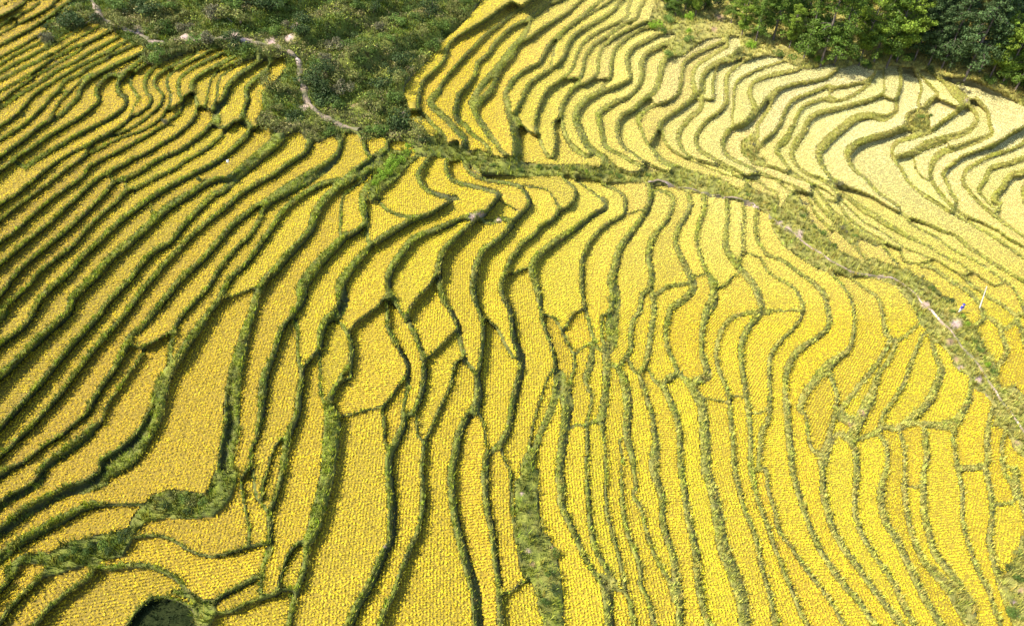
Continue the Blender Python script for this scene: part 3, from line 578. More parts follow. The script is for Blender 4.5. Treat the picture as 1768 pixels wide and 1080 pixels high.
# level each paddy: little slope inside, the fall is taken up by the banks
labc = lab[:MY * 2:2, :MX * 2:2]
wildc = wild[:MY * 2:2, :MX * 2:2]
inx = (labc[:, 1:] == labc[:, :-1]) & (labc[:, 1:] > 0)
iny = (labc[1:] == labc[:-1]) & (labc[1:] > 0)
wx = np.where(inx, 1.0, np.where(wildc[:, 1:], 0.004, 0.0015))
wy = np.where(iny, 1.0, np.where(wildc[1:], 0.004, 0.0015))
lam = np.where(labc > 0, 0.0016, np.where(wildc, 0.02, 0.0008))
def op(h):
    r = lam * h
    d = wx * (h[:, 1:] - h[:, :-1])
    r[:, 1:] += d
    r[:, :-1] -= d
    d = wy * (h[1:] - h[:-1])
    r[1:] += d
    r[:-1] -= d
    return r
diag = lam.copy()
diag[:, 1:] += wx
diag[:, :-1] += wx
diag[1:] += wy
diag[:-1] += wy
H = H0.copy()
res = lam * H0 - op(H)
zz = res / diag
p = zz.copy()
rz = (res * zz).sum()
for it in range(260):
    Ap = op(p)
    al = rz / (p * Ap).sum()
    H += al * p
    res -= al * Ap
    zz = res / diag
    rz2 = (res * zz).sum()
    if rz2 < 1e-9:
        break
    p = zz + (rz2 / rz) * p
    rz = rz2

# a bank keeps the upper level for a lip, then drops steeply to a shaded foot
bk = (labc == 0) & ~wildc
Hmx, Hmn = H.copy(), H.copy()
for _ in range(5):
    for A_, f in ((Hmx, np.maximum), (Hmn, np.minimum)):
        B_ = A_.copy()
        B_[1:] = f(B_[1:], A_[:-1])
        B_[:-1] = f(B_[:-1], A_[1:])
        B_[:, 1:] = f(B_[:, 1:], A_[:, :-1])
        B_[:, :-1] = f(B_[:, :-1], A_[:, 1:])
        A_[bk] = B_[bk]
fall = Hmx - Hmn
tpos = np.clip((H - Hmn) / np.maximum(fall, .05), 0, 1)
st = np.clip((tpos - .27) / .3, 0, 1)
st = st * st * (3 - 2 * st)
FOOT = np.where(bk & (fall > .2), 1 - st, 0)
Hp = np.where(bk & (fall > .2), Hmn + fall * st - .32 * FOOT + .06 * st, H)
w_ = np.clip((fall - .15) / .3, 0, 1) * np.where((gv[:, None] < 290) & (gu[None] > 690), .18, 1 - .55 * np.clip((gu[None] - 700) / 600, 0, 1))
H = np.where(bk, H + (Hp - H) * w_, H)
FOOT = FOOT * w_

def sample(G, u, v, x0=X0, y0=Y0, s=S2):
    fx = np.clip((u - x0) / s - .5, 0, G.shape[1] - 1.001)
    fy = np.clip((v - y0) / s - .5, 0, G.shape[0] - 1.001)
    i, j = fx.astype(int), fy.astype(int)
    a, b = fx - i, fy - j
    return (G[j, i] * (1 - a) + G[j, i + 1] * a) * (1 - b) + (G[j + 1, i] * (1 - a) + G[j + 1, i + 1] * a) * b

def label_at(u, v):
    i = np.clip(((u - X0) / S).astype(int), 0, NX - 1)
    j = np.clip(((v - Y0) / S).astype(int), 0, NY - 1)
    return lab[j, i]

def flag_at(M, u, v):
    i = np.clip(((u - X0) / S).astype(int), 0, NX - 1)
    j = np.clip(((v - Y0) / S).astype(int), 0, NY - 1)
    return M[j, i]

pad = (lab > 0).astype(np.float32)
padsoft = pad.copy()
for _ in range(1):
    padsoft[1:-1, 1:-1] = (padsoft[1:-1, 1:-1] * 2 + padsoft[:-2, 1:-1] + padsoft[2:, 1:-1] + padsoft[1:-1, :-2] + padsoft[1:-1, 2:]) / 6
SINK = 0.42     # the planted ground lies below the lip of its bank

def ground(u, v):
    """surface of the land seen at a photo position"""
    h = sample(H, u, v)
    h = h - SINK * sample(padsoft, u, v, s=S)
    return at_height(u, v, h)

def pt(u, v, lift=0.0):
    x, y, z = ground(np.array([float(u)]), np.array([float(v)]))
    return Vector((x[0], y[0], z[0] + lift))

def smooth_noise(u, v, scale, seed):
    r = np.random.default_rng(seed)
    o = 0
    for k in range(5):
        a = r.uniform(0, 6.28)
        f = r.uniform(.6, 1.7) / scale
        o = o + np.sin((u * math.cos(a) + v * math.sin(a)) * f * 6.28 + r.uniform(0, 6.28) + 1.3 * np.sin((u * math.sin(a) - v * math.cos(a)) * f * 4.1 + k))
    return o / 5

_l = smooth_line([(a, b_, 0) for a, b_ in PATH_UPPER], 8)
_x, _y, _z = at_height(_l[:, 0], _l[:, 1], sample(H, _l[:, 0], _l[:, 1]))
PATH_XY = list(zip(_x, _y))
def relief(x, y):
    """lumps of the wild ground; the bushy hill has slanting ridges"""
    hw = np.exp(-((x + 24) / 42) ** 2 - ((y - 128) / 38) ** 2)
    s = x * .80 - y * .60
    rdg = np.sin(s * .62 + .9 * np.sin(y * .11)) + .5 * np.sin(s * 1.35 + 1.1 * np.sin(x * .13) + 1)
    near = np.ones(len(x))
    for px, py in PATH_XY:
        near = np.minimum(near, np.hypot(x - px, y - py) / 5.0)
    hw = hw * near
    return .35 * smooth_noise(x, y, 6, 5) + .15 * smooth_noise(x, y, 2.2, 6) + hw * (1.15 * rdg + .5 * smooth_noise(x, y, 9, 7))

# ------------------------------------------------------------------ materials
def new_mat(name):
    m = bpy.data.materials.new(name)
    m.use_nodes = True
    t = m.node_tree
    p = t.nodes['Principled BSDF']
    return m, t, p

def N(t, kind, **kw):
    n = t.nodes.new(kind)
    for k, v in kw.items():
        setattr(n, k, v)
    return n

def ramp(t, src, stops):
    r = N(t, 'ShaderNodeValToRGB')
    e = r.color_ramp.elements
    while len(e) < len(stops):
        e.new(0.5)
    for q, (pos, col) in zip(e, stops):
        q.position = pos
        q.color = (*col, 1)
    t.links.new(src, r.inputs[0])
    return r.outputs[0]

def noise(t, scale, detail=4, rough=.6, vec=None):
    nn = N(t, 'ShaderNodeTexNoise')
    nn.inputs['Scale'].default_value = scale
    nn.inputs['Detail'].default_value = detail
    nn.inputs['Roughness'].default_value = rough
    if vec is None:
        g = N(t, 'ShaderNodeNewGeometry')
        vec = g.outputs['Position']
    t.links.new(vec, nn.inputs['Vector'])
    return nn.outputs['Fac']

def mix(t, fac, a, b, mode='MIX'):
    m = N(t, 'ShaderNodeMix', data_type='RGBA', blend_type=mode)
    for sock, val in ((0, fac), (6, a), (7, b)):
        if hasattr(val, 'is_output') or isinstance(val, bpy.types.NodeSocket):
            t.links.new(val, m.inputs[sock])
        elif sock == 0:
            m.inputs[0].default_value = val
        else:
            m.inputs[sock].default_value = (*val, 1)
    return m.outputs[2]

def attr_mat(name, rough=.75, transl=0.25, jitter=.35, spec=.2):
    """leaf material: the colour stored with each blade, with fine variation"""
    m, t, p = new_mat(name)
    a = N(t, 'ShaderNodeAttribute', attribute_name='tone')
    f = noise(t, 3.0, 3)
    c = mix(t, 1.0, a.outputs['Color'], ramp(t, f, [(.3, (1 - jitter,) * 3), (.7, (1 + jitter * .35,) * 3)]), 'MULTIPLY')
    t.links.new(c, p.inputs['Base Color'])
    p.inputs['Roughness'].default_value = rough
    p.inputs['Specular IOR Level'].default_value = spec
    if transl:
        tr = N(t, 'ShaderNodeBsdfTranslucent')
        t.links.new(c, tr.inputs['Color'])
        ms = N(t, 'ShaderNodeMixShader')
        ms.inputs[0].default_value = transl
        t.links.new(p.outputs[0], ms.inputs[1])
        t.links.new(tr.outputs[0], ms.inputs[2])
        t.links.new(ms.outputs[0], t.nodes['Material Output'].inputs[0])
    return m

M_rice = attr_mat('ripe_rice', .7, .22, .2)
M_leaf = attr_mat('grass_blades', .7, .25, .35)

m, t, p = new_mat('rice_undergrowth')
a = N(t, 'ShaderNodeAttribute', attribute_name='tone')
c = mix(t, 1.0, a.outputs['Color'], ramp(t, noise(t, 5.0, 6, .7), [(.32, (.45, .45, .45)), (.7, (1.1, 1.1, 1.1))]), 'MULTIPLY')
t.links.new(c, p.inputs['Base Color'])
p.inputs['Roughness'].default_value = .9
M_under = m

m, t, p = new_mat('hillside_soil_and_grass')
aw = N(t, 'ShaderNodeAttribute', attribute_name='tone')
f1 = noise(t, 1.6, 8, .7)
c = mix(t, 1.0, aw.outputs['Color'], ramp(t, f1, [(.3, (.45, .47, .42)), (.5, (.9, .9, .9)), (.72, (1.35, 1.3, 1.2))]), 'MULTIPLY')
t.links.new(c, p.inputs['Base Color'])
p.inputs['Roughness'].default_value = .95
bp = N(t, 'ShaderNodeBump')
bp.inputs['Strength'].default_value = .9
bp.inputs['Distance'].default_value = .25
t.links.new(noise(t, 4.0, 6, .7), bp.inputs['Height'])
t.links.new(bp.outputs[0], p.inputs['Normal'])
M_ground = m

m, t, p = new_mat('trodden_earth')
c = ramp(t, noise(t, .45, 7, .7), [(.42, (.11, .10, .045)), (.56, (.21, .15, .10)), (.68, (.42, .32, .28))])
t.links.new(c, p.inputs['Base Color'])
p.inputs['Roughness'].default_value = .95
M_path = m

m, t, p = new_mat('wet_dark_mud')
c = ramp(t, noise(t, 2.0, 6, .6), [(.35, (.008, .012, .004)), (.65, (.024, .030, .010))])
t.links.new(c, p.inputs['Base Color'])
p.inputs['Roughness'].default_value = .95
p.inputs['Specular IOR Level'].default_value = .0
M_mud = m

m, t, p = new_mat('tree_bark')
c = ramp(t, noise(t, 6.0, 5, .6), [(.3, (.05, .038, .028)), (.7, (.17, .13, .10))])
t.links.new(c, p.inputs['Base Color'])
p.inputs['Roughness'].default_value = .9
M_bark = m

# ------------------------------------------------------------------ object helpers
def mesh_from(name, V, F, mat, tone=None, smooth=False):
    """V (n,3), F (m,k) with k 3 or 4; tone (n,3) linear colour per vertex"""
    me = bpy.data.meshes.new(name)
    V = np.ascontiguousarray(V, np.float32)
    F = np.ascontiguousarray(F, np.int32)
    k = F.shape[1]
    me.vertices.add(len(V))
    me.vertices.foreach_set('co', V.ravel())
    me.loops.add(F.size)
    me.loops.foreach_set('vertex_index', F.ravel())
    me.polygons.add(len(F))
    me.polygons.foreach_set('loop_start', np.arange(0, F.size, k, dtype=np.int32))
    me.polygons.foreach_set('loop_total', np.full(len(F), k, np.int32))
    if smooth:
        me.polygons.foreach_set('use_smooth', np.ones(len(F), bool))
    me.update(calc_edges=True)
    if tone is not None:
        at = me.attributes.new('tone', 'FLOAT_COLOR', 'POINT')
        col = np.ones((len(V), 4), np.float32)
        col[:, :3] = tone
        at.data.foreach_set('color', col.ravel())
    me.materials.append(mat)
    return me

def link(name, me, parent=None, loc=None):
    o = bpy.data.objects.new(name, me)
    C.objects.link(o)
    if parent:
        o.parent = parent
    if loc is not None:
        o.location = loc
    return o

def tag(o, label=None, cat=None, group=None, kind=None):
    for k, v in (('label', label), ('category', cat), ('group', group), ('kind', kind)):
        if v:
            o[k] = v
    return o

# ------------------------------------------------------------------ hillside
def axis(lo, hi, f0, f1, fine, coarse):
    a = list(np.arange(f0, f1 + .1, fine))
    x, st = f0, fine
    left = []
    while x > lo:
        st = min(coarse, st * 1.25)
        x -= st
        left.append(max(x, lo))
    x, st = f1, fine
    right = []
    while x < hi:
        st = min(coarse, st * 1.25)
        x += st
        right.append(min(x, hi))
    return np.array(left[::-1] + a + right)

ax = axis(X0 + 4, X1 - 4, -40, PW + 40, 3.3, 12)
ay = axis(Y0 + 4, Y1 - 4, -30, PH + 40, 3.3, 12)
GU, GV = np.meshgrid(ax, ay)
gx, gy, gz = ground(GU.ravel(), GV.ravel())
bm_ = 1 - sample(padsoft, GU.ravel(), GV.ravel(), s=S)
wl = flag_at(wild, GU.ravel(), GV.ravel())
gz = gz + bm_ * (0.05 * smooth_noise(gx, gy, 1.1, 3) + 0.02 * smooth_noise(gx, gy, .5, 4)) + np.where(wl, relief(gx, gy), 0)

def dry_and_glare(u, v):
    """banks are browner and drier on the far, right-hand side of the valley"""
    d = np.clip((u - 650) / 800, 0, 1) * .6 + np.clip((420 - v) / 500, 0, 1) * np.clip((u - 650) / 500, 0, 1) * .5
    return np.clip(d + .28 * smooth_noise(u, v, 90, 11) + .15 * smooth_noise(u, v, 33, 12), 0, 1)

GREEN, LUSH, STRAW = np.array((.16, .195, .016)), np.array((.37, .42, .022)), np.array((.52, .43, .11))
PINK, ORANGE = np.array((.42, .285, .25)), np.array((.31, .19, .10))
def bank_tone(u, v, seed=0):
    d = dry_and_glare(u, v)[:, None]
    l = np.clip(.35 + .5 * smooth_noise(u, v, 60, 21 + seed) + .35 * smooth_noise(u, v, 17, 22), 0, 1)[:, None]
    c = GREEN * (1 - l) + LUSH * l
    e = np.clip(-.1 + 1.1 * smooth_noise(u, v, 26, 24), 0, 1)[:, None] * .42
    c = c * (1 - e) + np.array((.27, .20, .07)) * e
    return (c * (1 - d * .8) + STRAW * d * .8) * (1 + .25 * np.clip((u - 800) / 400, 0, 1))[:, None]  # brighter to the right: the glare wash is put into the bank colour

def bareness(u, v):
    pk = np.zeros(len(u))
    og = np.zeros(len(u))
    for x, y, r, k in BARE:
        d = np.hypot(u - x, (v - y) * 1.25) / (r * (.75 if x > 600 else 1.15)) + .35 * smooth_noise(u, v, 9, int(x))
        w = np.clip(1.35 - 1.3 * d, 0, 1)
        if k:
            og = np.maximum(og, w)
        else:
            pk = np.maximum(pk, w)
    return pk, og

uu, vv = GU.ravel(), GV.ravel()
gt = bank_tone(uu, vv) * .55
gt = gt * (1 - .6 * sample(FOOT, uu, vv)[:, None]) + np.array((.05, .04, .02)) * (.6 * sample(FOOT, uu, vv)[:, None])  # shade at the foot of each bank painted into the ground colour
pk, og = bareness(uu, vv)
gt = gt * (1 - og[:, None]) + ORANGE * og[:, None]
gt = gt * (1 - pk[:, None]) + PINK * pk[:, None]
soil = sample(padsoft, uu, vv, s=S)[:, None]
gt = gt * (1 - soil) + np.array((.10, .075, .03)) * soil
ni, nj = len(ax), len(ay)
ii = np.arange(nj * ni).reshape(nj, ni)
F = np.stack([ii[:-1, :-1], ii[1:, :-1], ii[1:, 1:], ii[:-1, 1:]], -1).reshape(-1, 4)
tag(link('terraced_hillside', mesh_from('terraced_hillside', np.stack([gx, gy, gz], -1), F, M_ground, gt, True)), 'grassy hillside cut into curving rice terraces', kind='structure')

# the valley country all round, lower than the terraces
V = []
for r in (0, 300, 900, 2500, 5000):
    for k in range(48):
        a = k / 48 * 2 * math.pi
        V.append((r * math.cos(a), 60 + r * math.sin(a), -45 - .01 * r + (0 if r < 200 else 14 * math.sin(3 * a + r))))
F = [(q * 48 + k, q * 48 + (k + 1) % 48, (q + 1) * 48 + (k + 1) % 48, (q + 1) * 48 + k) for q in range(4) for k in range(48)]
tag(link('valley_ground', mesh_from('valley_ground', np.array(V), np.array(F), M_ground, np.tile(np.array([[.06, .10, .025]]), (len(V), 1)), True)), 'wooded valley floor far below the terraces', kind='structure')

# paths laid on the ground
def ribbon(name, pix, width, label):
    L = smooth_line([(x, y, 0) for x, y in pix], 4)
    x, y, z = ground(L[:, 0], L[:, 1])
    P = np.stack([x, y, z], -1)
    T = np.gradient(P[:, :2], axis=0)
    T /= np.linalg.norm(T, axis=1)[:, None] + 1e-9
    nrm = np.stack([-T[:, 1], T[:, 0]], -1)
    s = np.cumsum(np.concatenate([[0], np.linalg.norm(np.diff(P[:, :2], axis=0), axis=1)]))
    V = []
    for o in (-1, -.4, .4, 1):
        w = width * .5 * o * (1 + .45 * np.sin(s * .9 + o) + .3 * np.sin(s * 2.3))
        q = P[:, :2] + nrm * w[:, None]
        zz = q[:, 0] * 0
        zq = P[:, 2].copy()
        for _ in range(3):
            u, v = to_pixel(q[:, 0], q[:, 1], zq)
            zq = sample(H, u, v) - SINK * sample(padsoft, u, v, s=S)
            zq = zq + relief(q[:, 0], q[:, 1]) + 0.05 * smooth_noise(q[:, 0], q[:, 1], 1.1, 3)
        V.append(np.stack([q[:, 0], q[:, 1], zq + (.30 if abs(o) < .9 else .10)], -1))
    k = len(P)
    V = np.concatenate(V)
    F = [(c * k + i, c * k + i + 1, (c + 1) * k + i + 1, (c + 1) * k + i) for c in range(3) for i in range(k - 1)]
    return tag(link(name, mesh_from(name, V, np.array(F), M_path)), label, kind='structure')
ribbon('footpath', PATH_UPPER, .95, 'pinkish earth footpath winding below the bushy hill')
ribbon('footpath', PATH_LOWER, .24, 'pale trodden footpath running down the weedy gully')

# ------------------------------------------------------------------ rice paddies
def tufts(P, proto, scale, rot, tone, tip=None):
    """P (n,3) roots; proto list of (k,3,3) triangles; one merged mesh of separate blades"""
    n = len(P)
    which = rng.integers(0, len(proto), n)
    T = np.stack(proto)[which]                               # n,k,3,3
    c, s = np.cos(rot), np.sin(rot)
    x = T[..., 0] * c[:, None, None] - T[..., 1] * s[:, None, None]
    y = T[..., 0] * s[:, None, None] + T[..., 1] * c[:, None, None]
    V = np.stack([x, y, T[..., 2]], -1) * scale[:, None, None, None] + P[:, None, None, :]
    k = T.shape[1]
    var = 1 + rng.normal(0, .16, (n, k, 1, 1))
    col = np.broadcast_to(tone[:, None, None, :], (n, k, 3, 3)) * np.clip(var, .5, 1.5)
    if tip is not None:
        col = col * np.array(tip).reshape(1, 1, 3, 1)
    V = V.reshape(-1, 3)
    return V, np.arange(len(V)).reshape(-1, 3), col.reshape(-1, 3)

def rice_proto(r):
    out = []
    a0 = r.uniform(0, 6.28)
    for b in range(4):
        a = a0 + b * 6.283 / 4 + r.uniform(-.35, .35)
        d = np.array((math.cos(a), math.sin(a)))
        nn = np.array((-d[1], d[0]))
        r0, r1 = r.uniform(.0, .02), r.uniform(.09, .16)
        w = r.uniform(.024, .042)
        zt = r.uniform(-.07, .07)
        zb = r.uniform(-.04, .04)
        out.append([(*(d * r0 + nn * w), zb), (*(d * r0 - nn * w), zb - .03), (*(d * r1), zt)])
    return np.array(out)
RICE = [rice_proto(rng) for _ in range(10)]

def grass_proto(r, k=5, h=.26, lean=.7):
    out = []
    for b in range(k):
        a = r.uniform(0, 6.28)
        d = np.array((math.cos(a), math.sin(a)))
        nn = np.array((-d[1], d[0]))
        w = r.uniform(.028, .055)
        q = r.uniform(.02, .16)
        hh = h * r.uniform(.6, 1.2)
        out.append([(*(d * q + nn * w), -.05), (*(d * q - nn * w), -.05), (*(d * (q + lean * hh * r.uniform(.3, 1.3))), hh)])
    return np.array(out)
GRASS = [grass_proto(rng) for _ in range(10)]
WEED = [grass_proto(rng, 6, .55, .6) for _ in range(8)]

cells = np.nonzero(lab.ravel())[0]
order = np.argsort(lab.ravel()[cells], kind='stable')
cells = cells[order]
cl = lab.ravel()[cells]
starts = np.searchsorted(cl, np.arange(1, NP + 2))
strict = ((U0 > 0) & (U0 < PW))[None] & ((V0 > 0) & (V0 < PH))[:, None]
seen = np.bincount(lab[strict], minlength=NP + 1)

info = {}
for k in range(1, NP + 1):
    cc = cells[starts[k - 1]:starts[k]]
    j, i = cc // NX, cc % NX
    m = strict[j, i]
    if m.sum() * S * S < 40:
        continue
    u, v = U0[i[m]], V0[j[m]]
    cx, cy = u.mean(), v.mean()
    # the point of the paddy nearest its middle
    q = np.argmin((u - cx) ** 2 + (v - cy) ** 2)
    x, y, z = at_height(u, v, sample(H, u, v))
    cov = np.cov(np.stack([x - x.mean(), y - y.mean()])) + np.eye(2) * 1e-3
    ev, vec = np.linalg.eigh(cov)
    info[k] = dict(u=u[q], v=v[q], L=4 * math.sqrt(ev[1]), W=4 * math.sqrt(ev[0]), ang=math.atan2(vec[1, 1], vec[0, 1]), area=m.sum())

gully_line = np.array([(690, 238), (880, 292), (1040, 312), (1200, 335), (1300, 362), (1400, 430), (1500, 478), (1600, 560), (1680, 640), (1768, 750)])
def area_of(u, v):
    far = u > 690 and v < np.interp(u, gully_line[:, 0], gully_line[:, 1])
    if far:
        if u < 900:
            return 'on the far slope beside the bushy hill'
        if u < 1070 and v < 150:
            return 'high on the far slope above its bends'
        if u < 1320 and v < 150:
            return 'under the shrubs left of the conifers'
        if u < 1320:
            return 'in the bends low on the far slope'
        if v < 190 and u < 1560:
            return 'close below the tall conifers'
        if v < 240:
            return 'below the dark right end of the forest'
        if u > 1600 and v < 400:
            return 'in the hollow at the right edge'
        if u < 1500:
            return 'above the gully where strips pinch together'
        if v < 470:
            return 'above the gully left of the pole'
        return 'between the gully path and right edge'
    if v < 120 and u < 420:
        return 'in the top left corner'
    if u < 230 and v < 290:
        return 'at the left edge below the corner'
    if u < 500 and v < 260:
        return 'in the bends under the pink path'
    if u < 240 and v < 560:
        return 'on the steep middle left edge'
    if u < 430 and v < 520:
        return 'on the left slope below the bushy hill'
    if u < 230 and v >= 560 and v < 840:
        return 'on the lower left edge'
    if u < 470 and v >= 840:
        return 'in the bottom left corner'
    if u < 640 and v < 560:
        return 'left of the bright green shrubs'
    if u < 470:
        return 'beside the long left of centre bank'
    if u < 930 and v < 470:
        return 'between bright green shrubs and gully'
    if u < 700:
        return 'in the left half of the lower middle'
    if u < 900 and v < 800:
        return 'in the very middle'
    if u < 930:
        return 'at the bottom middle'
    if u < 1300 and v < 500:
        return 'ending at the gully path in the middle'
    if u < 1150 and v < 760:
        return 'just right of the middle'
    if u < 1330 and v < 720:
        return 'right of the middle above the long strips'
    if u < 1200:
        return 'at the bottom right of the middle'
    if u < 1400 and v >= 720:
        return 'among the long bottom strips'
    if v < 690:
        return 'on the right below the gully path'
    if u < 1560:
        return 'among the lower right leaning strips'
    return 'in the bottom right corner'

ORD = ['first', 'second', 'third', 'fourth', 'fifth', 'sixth', 'seventh', 'eighth', 'ninth', 'tenth', 'eleventh', 'twelfth', 'thirteenth', 'fourteenth', 'fifteenth', 'sixteenth', 'seventeenth', 'eighteenth', 'nineteenth', 'twentieth', 'twenty-first', 'twenty-second', 'twenty-third', 'twenty-fourth', 'twenty-fifth', 'twenty-sixth', 'twenty-seventh', 'twenty-eighth', 'twenty-ninth', 'thirtieth', 'thirty-first', 'thirty-second', 'thirty-third', 'thirty-fourth', 'thirty-fifth', 'thirty-sixth']
byarea = {}
for k, d in info.items():
    byarea.setdefault(area_of(d['u'], d['v']), []).append(k)
for a_, ks in byarea.items():
    diag_side = a_ in ('in the top left corner', 'at the left edge below the corner', 'on the steep middle left edge', 'on the left slope below the bushy hill', 'on the lower left edge', 'in the bottom left corner', 'above the gully where strips pinch together', 'above the gully left of the pole', 'in the hollow at the right edge')
    ks.sort(key=lambda k: (info[k]['v'] if diag_side else info[k]['u']))
    for r_, k in enumerate(ks):
        d = info[k]
        asp = d['L'] / max(d['W'], .1)
        size = 'tiny' if d['area'] < 180 else 'short' if d['L'] < 11 else 'long' if d['L'] > 26 else 'middling'
        shape = 'narrow' if asp > 6 else 'broad' if asp < 2.6 else 'curved'
        colr = 'pale yellow' if (d['u'] > 1000 and d['v'] < 420) else 'golden'
        d['label'] = '%s %s %s paddy, %s from %s %s' % (size, shape, colr, ORD[r_], 'top' if diag_side else 'left', a_)

mud_id = int(label_at(np.array([290.]), np.array([1066.]))[0])

core = lab.copy()                      # the rice stops a little short of the bank
core[1:-1, 1:-1] = np.where((U0[None, 1:-1] > -900) | ((lab[1:-1, :-2] > 0) & (lab[1:-1, 2:] > 0) & (lab[:-2, 1:-1] > 0) & (lab[2:, 1:-1] > 0)), lab[1:-1, 1:-1], 0)
def plant_at(u, v):
    i = np.clip(((u - X0) / S).astype(int), 0, NX - 1)
    j = np.clip(((v - Y0) / S).astype(int), 0, NY - 1)
    return core[j, i]

# planting lattices, three directions
XY = at_height(np.array([X0, X1, X1, X0, 0, PW]), np.array([-50., -50., PH, PH, -50., -50.]), np.array([10.] * 6))
LAT = []
wxs, wys = np.arange(-230., 231., 1.), np.arange(5., 260., 1.)      # coarse map of the ground seen from above
gx_, gy_ = np.meshgrid(wxs, wys)
gx_, gy_ = gx_.ravel(), gy_.ravel()
zmap = np.zeros(len(gx_))
for _ in range(40):
    u, v = to_pixel(gx_, gy_, zmap)
    zmap += .35 * (sample(H, u, v) - zmap)
zmap = zmap.reshape(len(wys), len(wxs))
sp1, sp2 = .285, .112
ANG = (0.1, .885, 1.67, 2.455)       # direction of the rows
for ang in ANG:
    ang = ang + math.pi / 2
    c, s = math.cos(ang), math.sin(ang)
    ga, gb = np.meshgrid(np.arange(-215, 215, sp1), np.arange(-215, 215, sp2))
    ga = ga + (np.arange(ga.shape[0])[:, None] % 2) * .02
    x = (ga * c - gb * s).ravel()
    y = (ga * s + gb * c).ravel() + 90
    ok = (y > 12) & (y < 230) & (np.abs(x) < y * .95 + 32)
    x, y = x[ok], y[ok]
    x = x + 1.6 * np.sin(y * .06 + ang * 3)
    y = y + 1.2 * np.sin(x * .07 + ang)
    z = sample(zmap, x, y, -230.5, 4.5, 1.0)
    u, v = to_pixel(x, y, z)
    ok = (u > -100) & (u < PW + 100) & (v > -80) & (v < PH + 90)
    x, y, z = x[ok], y[ok], z[ok]
    for _ in range(7):
        u, v = to_pixel(x, y, z)
        z = z + .45 * (sample(H, u, v) - z)
    u, v = to_pixel(x, y, z)
    ok = (u > -60) & (u < PW + 60) & (v > -40) & (v < PH + 50)
    dist = np.sqrt(x * x + y * y + (z - CAMZ) ** 2)
    x, y, z, u, v, dist = (q[ok] for q in (x, y, z, u, v, dist))
    lb = plant_at(u, v)
    thin = rng.random(len(x)) < np.clip(1.35 - dist / 150, .40, 1)
    ok = (lb > 0) & thin
    x, y, z, u, v, lb, dist = (q[ok] for q in (x, y, z, u, v, lb, dist))
    o = np.argsort(lb, kind='stable')
    LAT.append([q[o] for q in (x, y, z, u, v, lb, dist)])
LATS = [np.searchsorted(L[5], np.arange(0, NP + 3)) for L in LAT]

DEEP, MIDT, PALE = np.array((.62, .44, .016)), np.array((.86, .68, .028)), np.array((.96, .87, .33))
def rice_tone(u, v):
    p = np.clip((u - 820) / 700, 0, 1) * np.clip((560 - v) / 420, 0, 1)
    g = np.clip((u - 150) / 900, 0, 1) * .75 + np.clip((700 - v) / 700, 0, 1) * .25
    c = DEEP + (MIDT - DEEP) * g[:, None]
    return c + (PALE - c) * np.clip(p * 1.35, 0, 1)[:, None]  # paler to the upper right: glare wash put into the rice colour

def largest(key):
    """the one largest connected piece of a set of cells"""
    left = set(key.tolist())
    best = []
    while left and len(best) < len(left):
        stack = [left.pop()]
        piece = list(stack)
        while stack:
            c0 = stack.pop()
            for nb in (c0 - 1, c0 + 1, c0 - MX, c0 + MX):
                if nb in left:
                    left.remove(nb)
                    stack.append(nb)
                    piece.append(nb)
        if len(piece) > len(best):
            best = piece
    return best

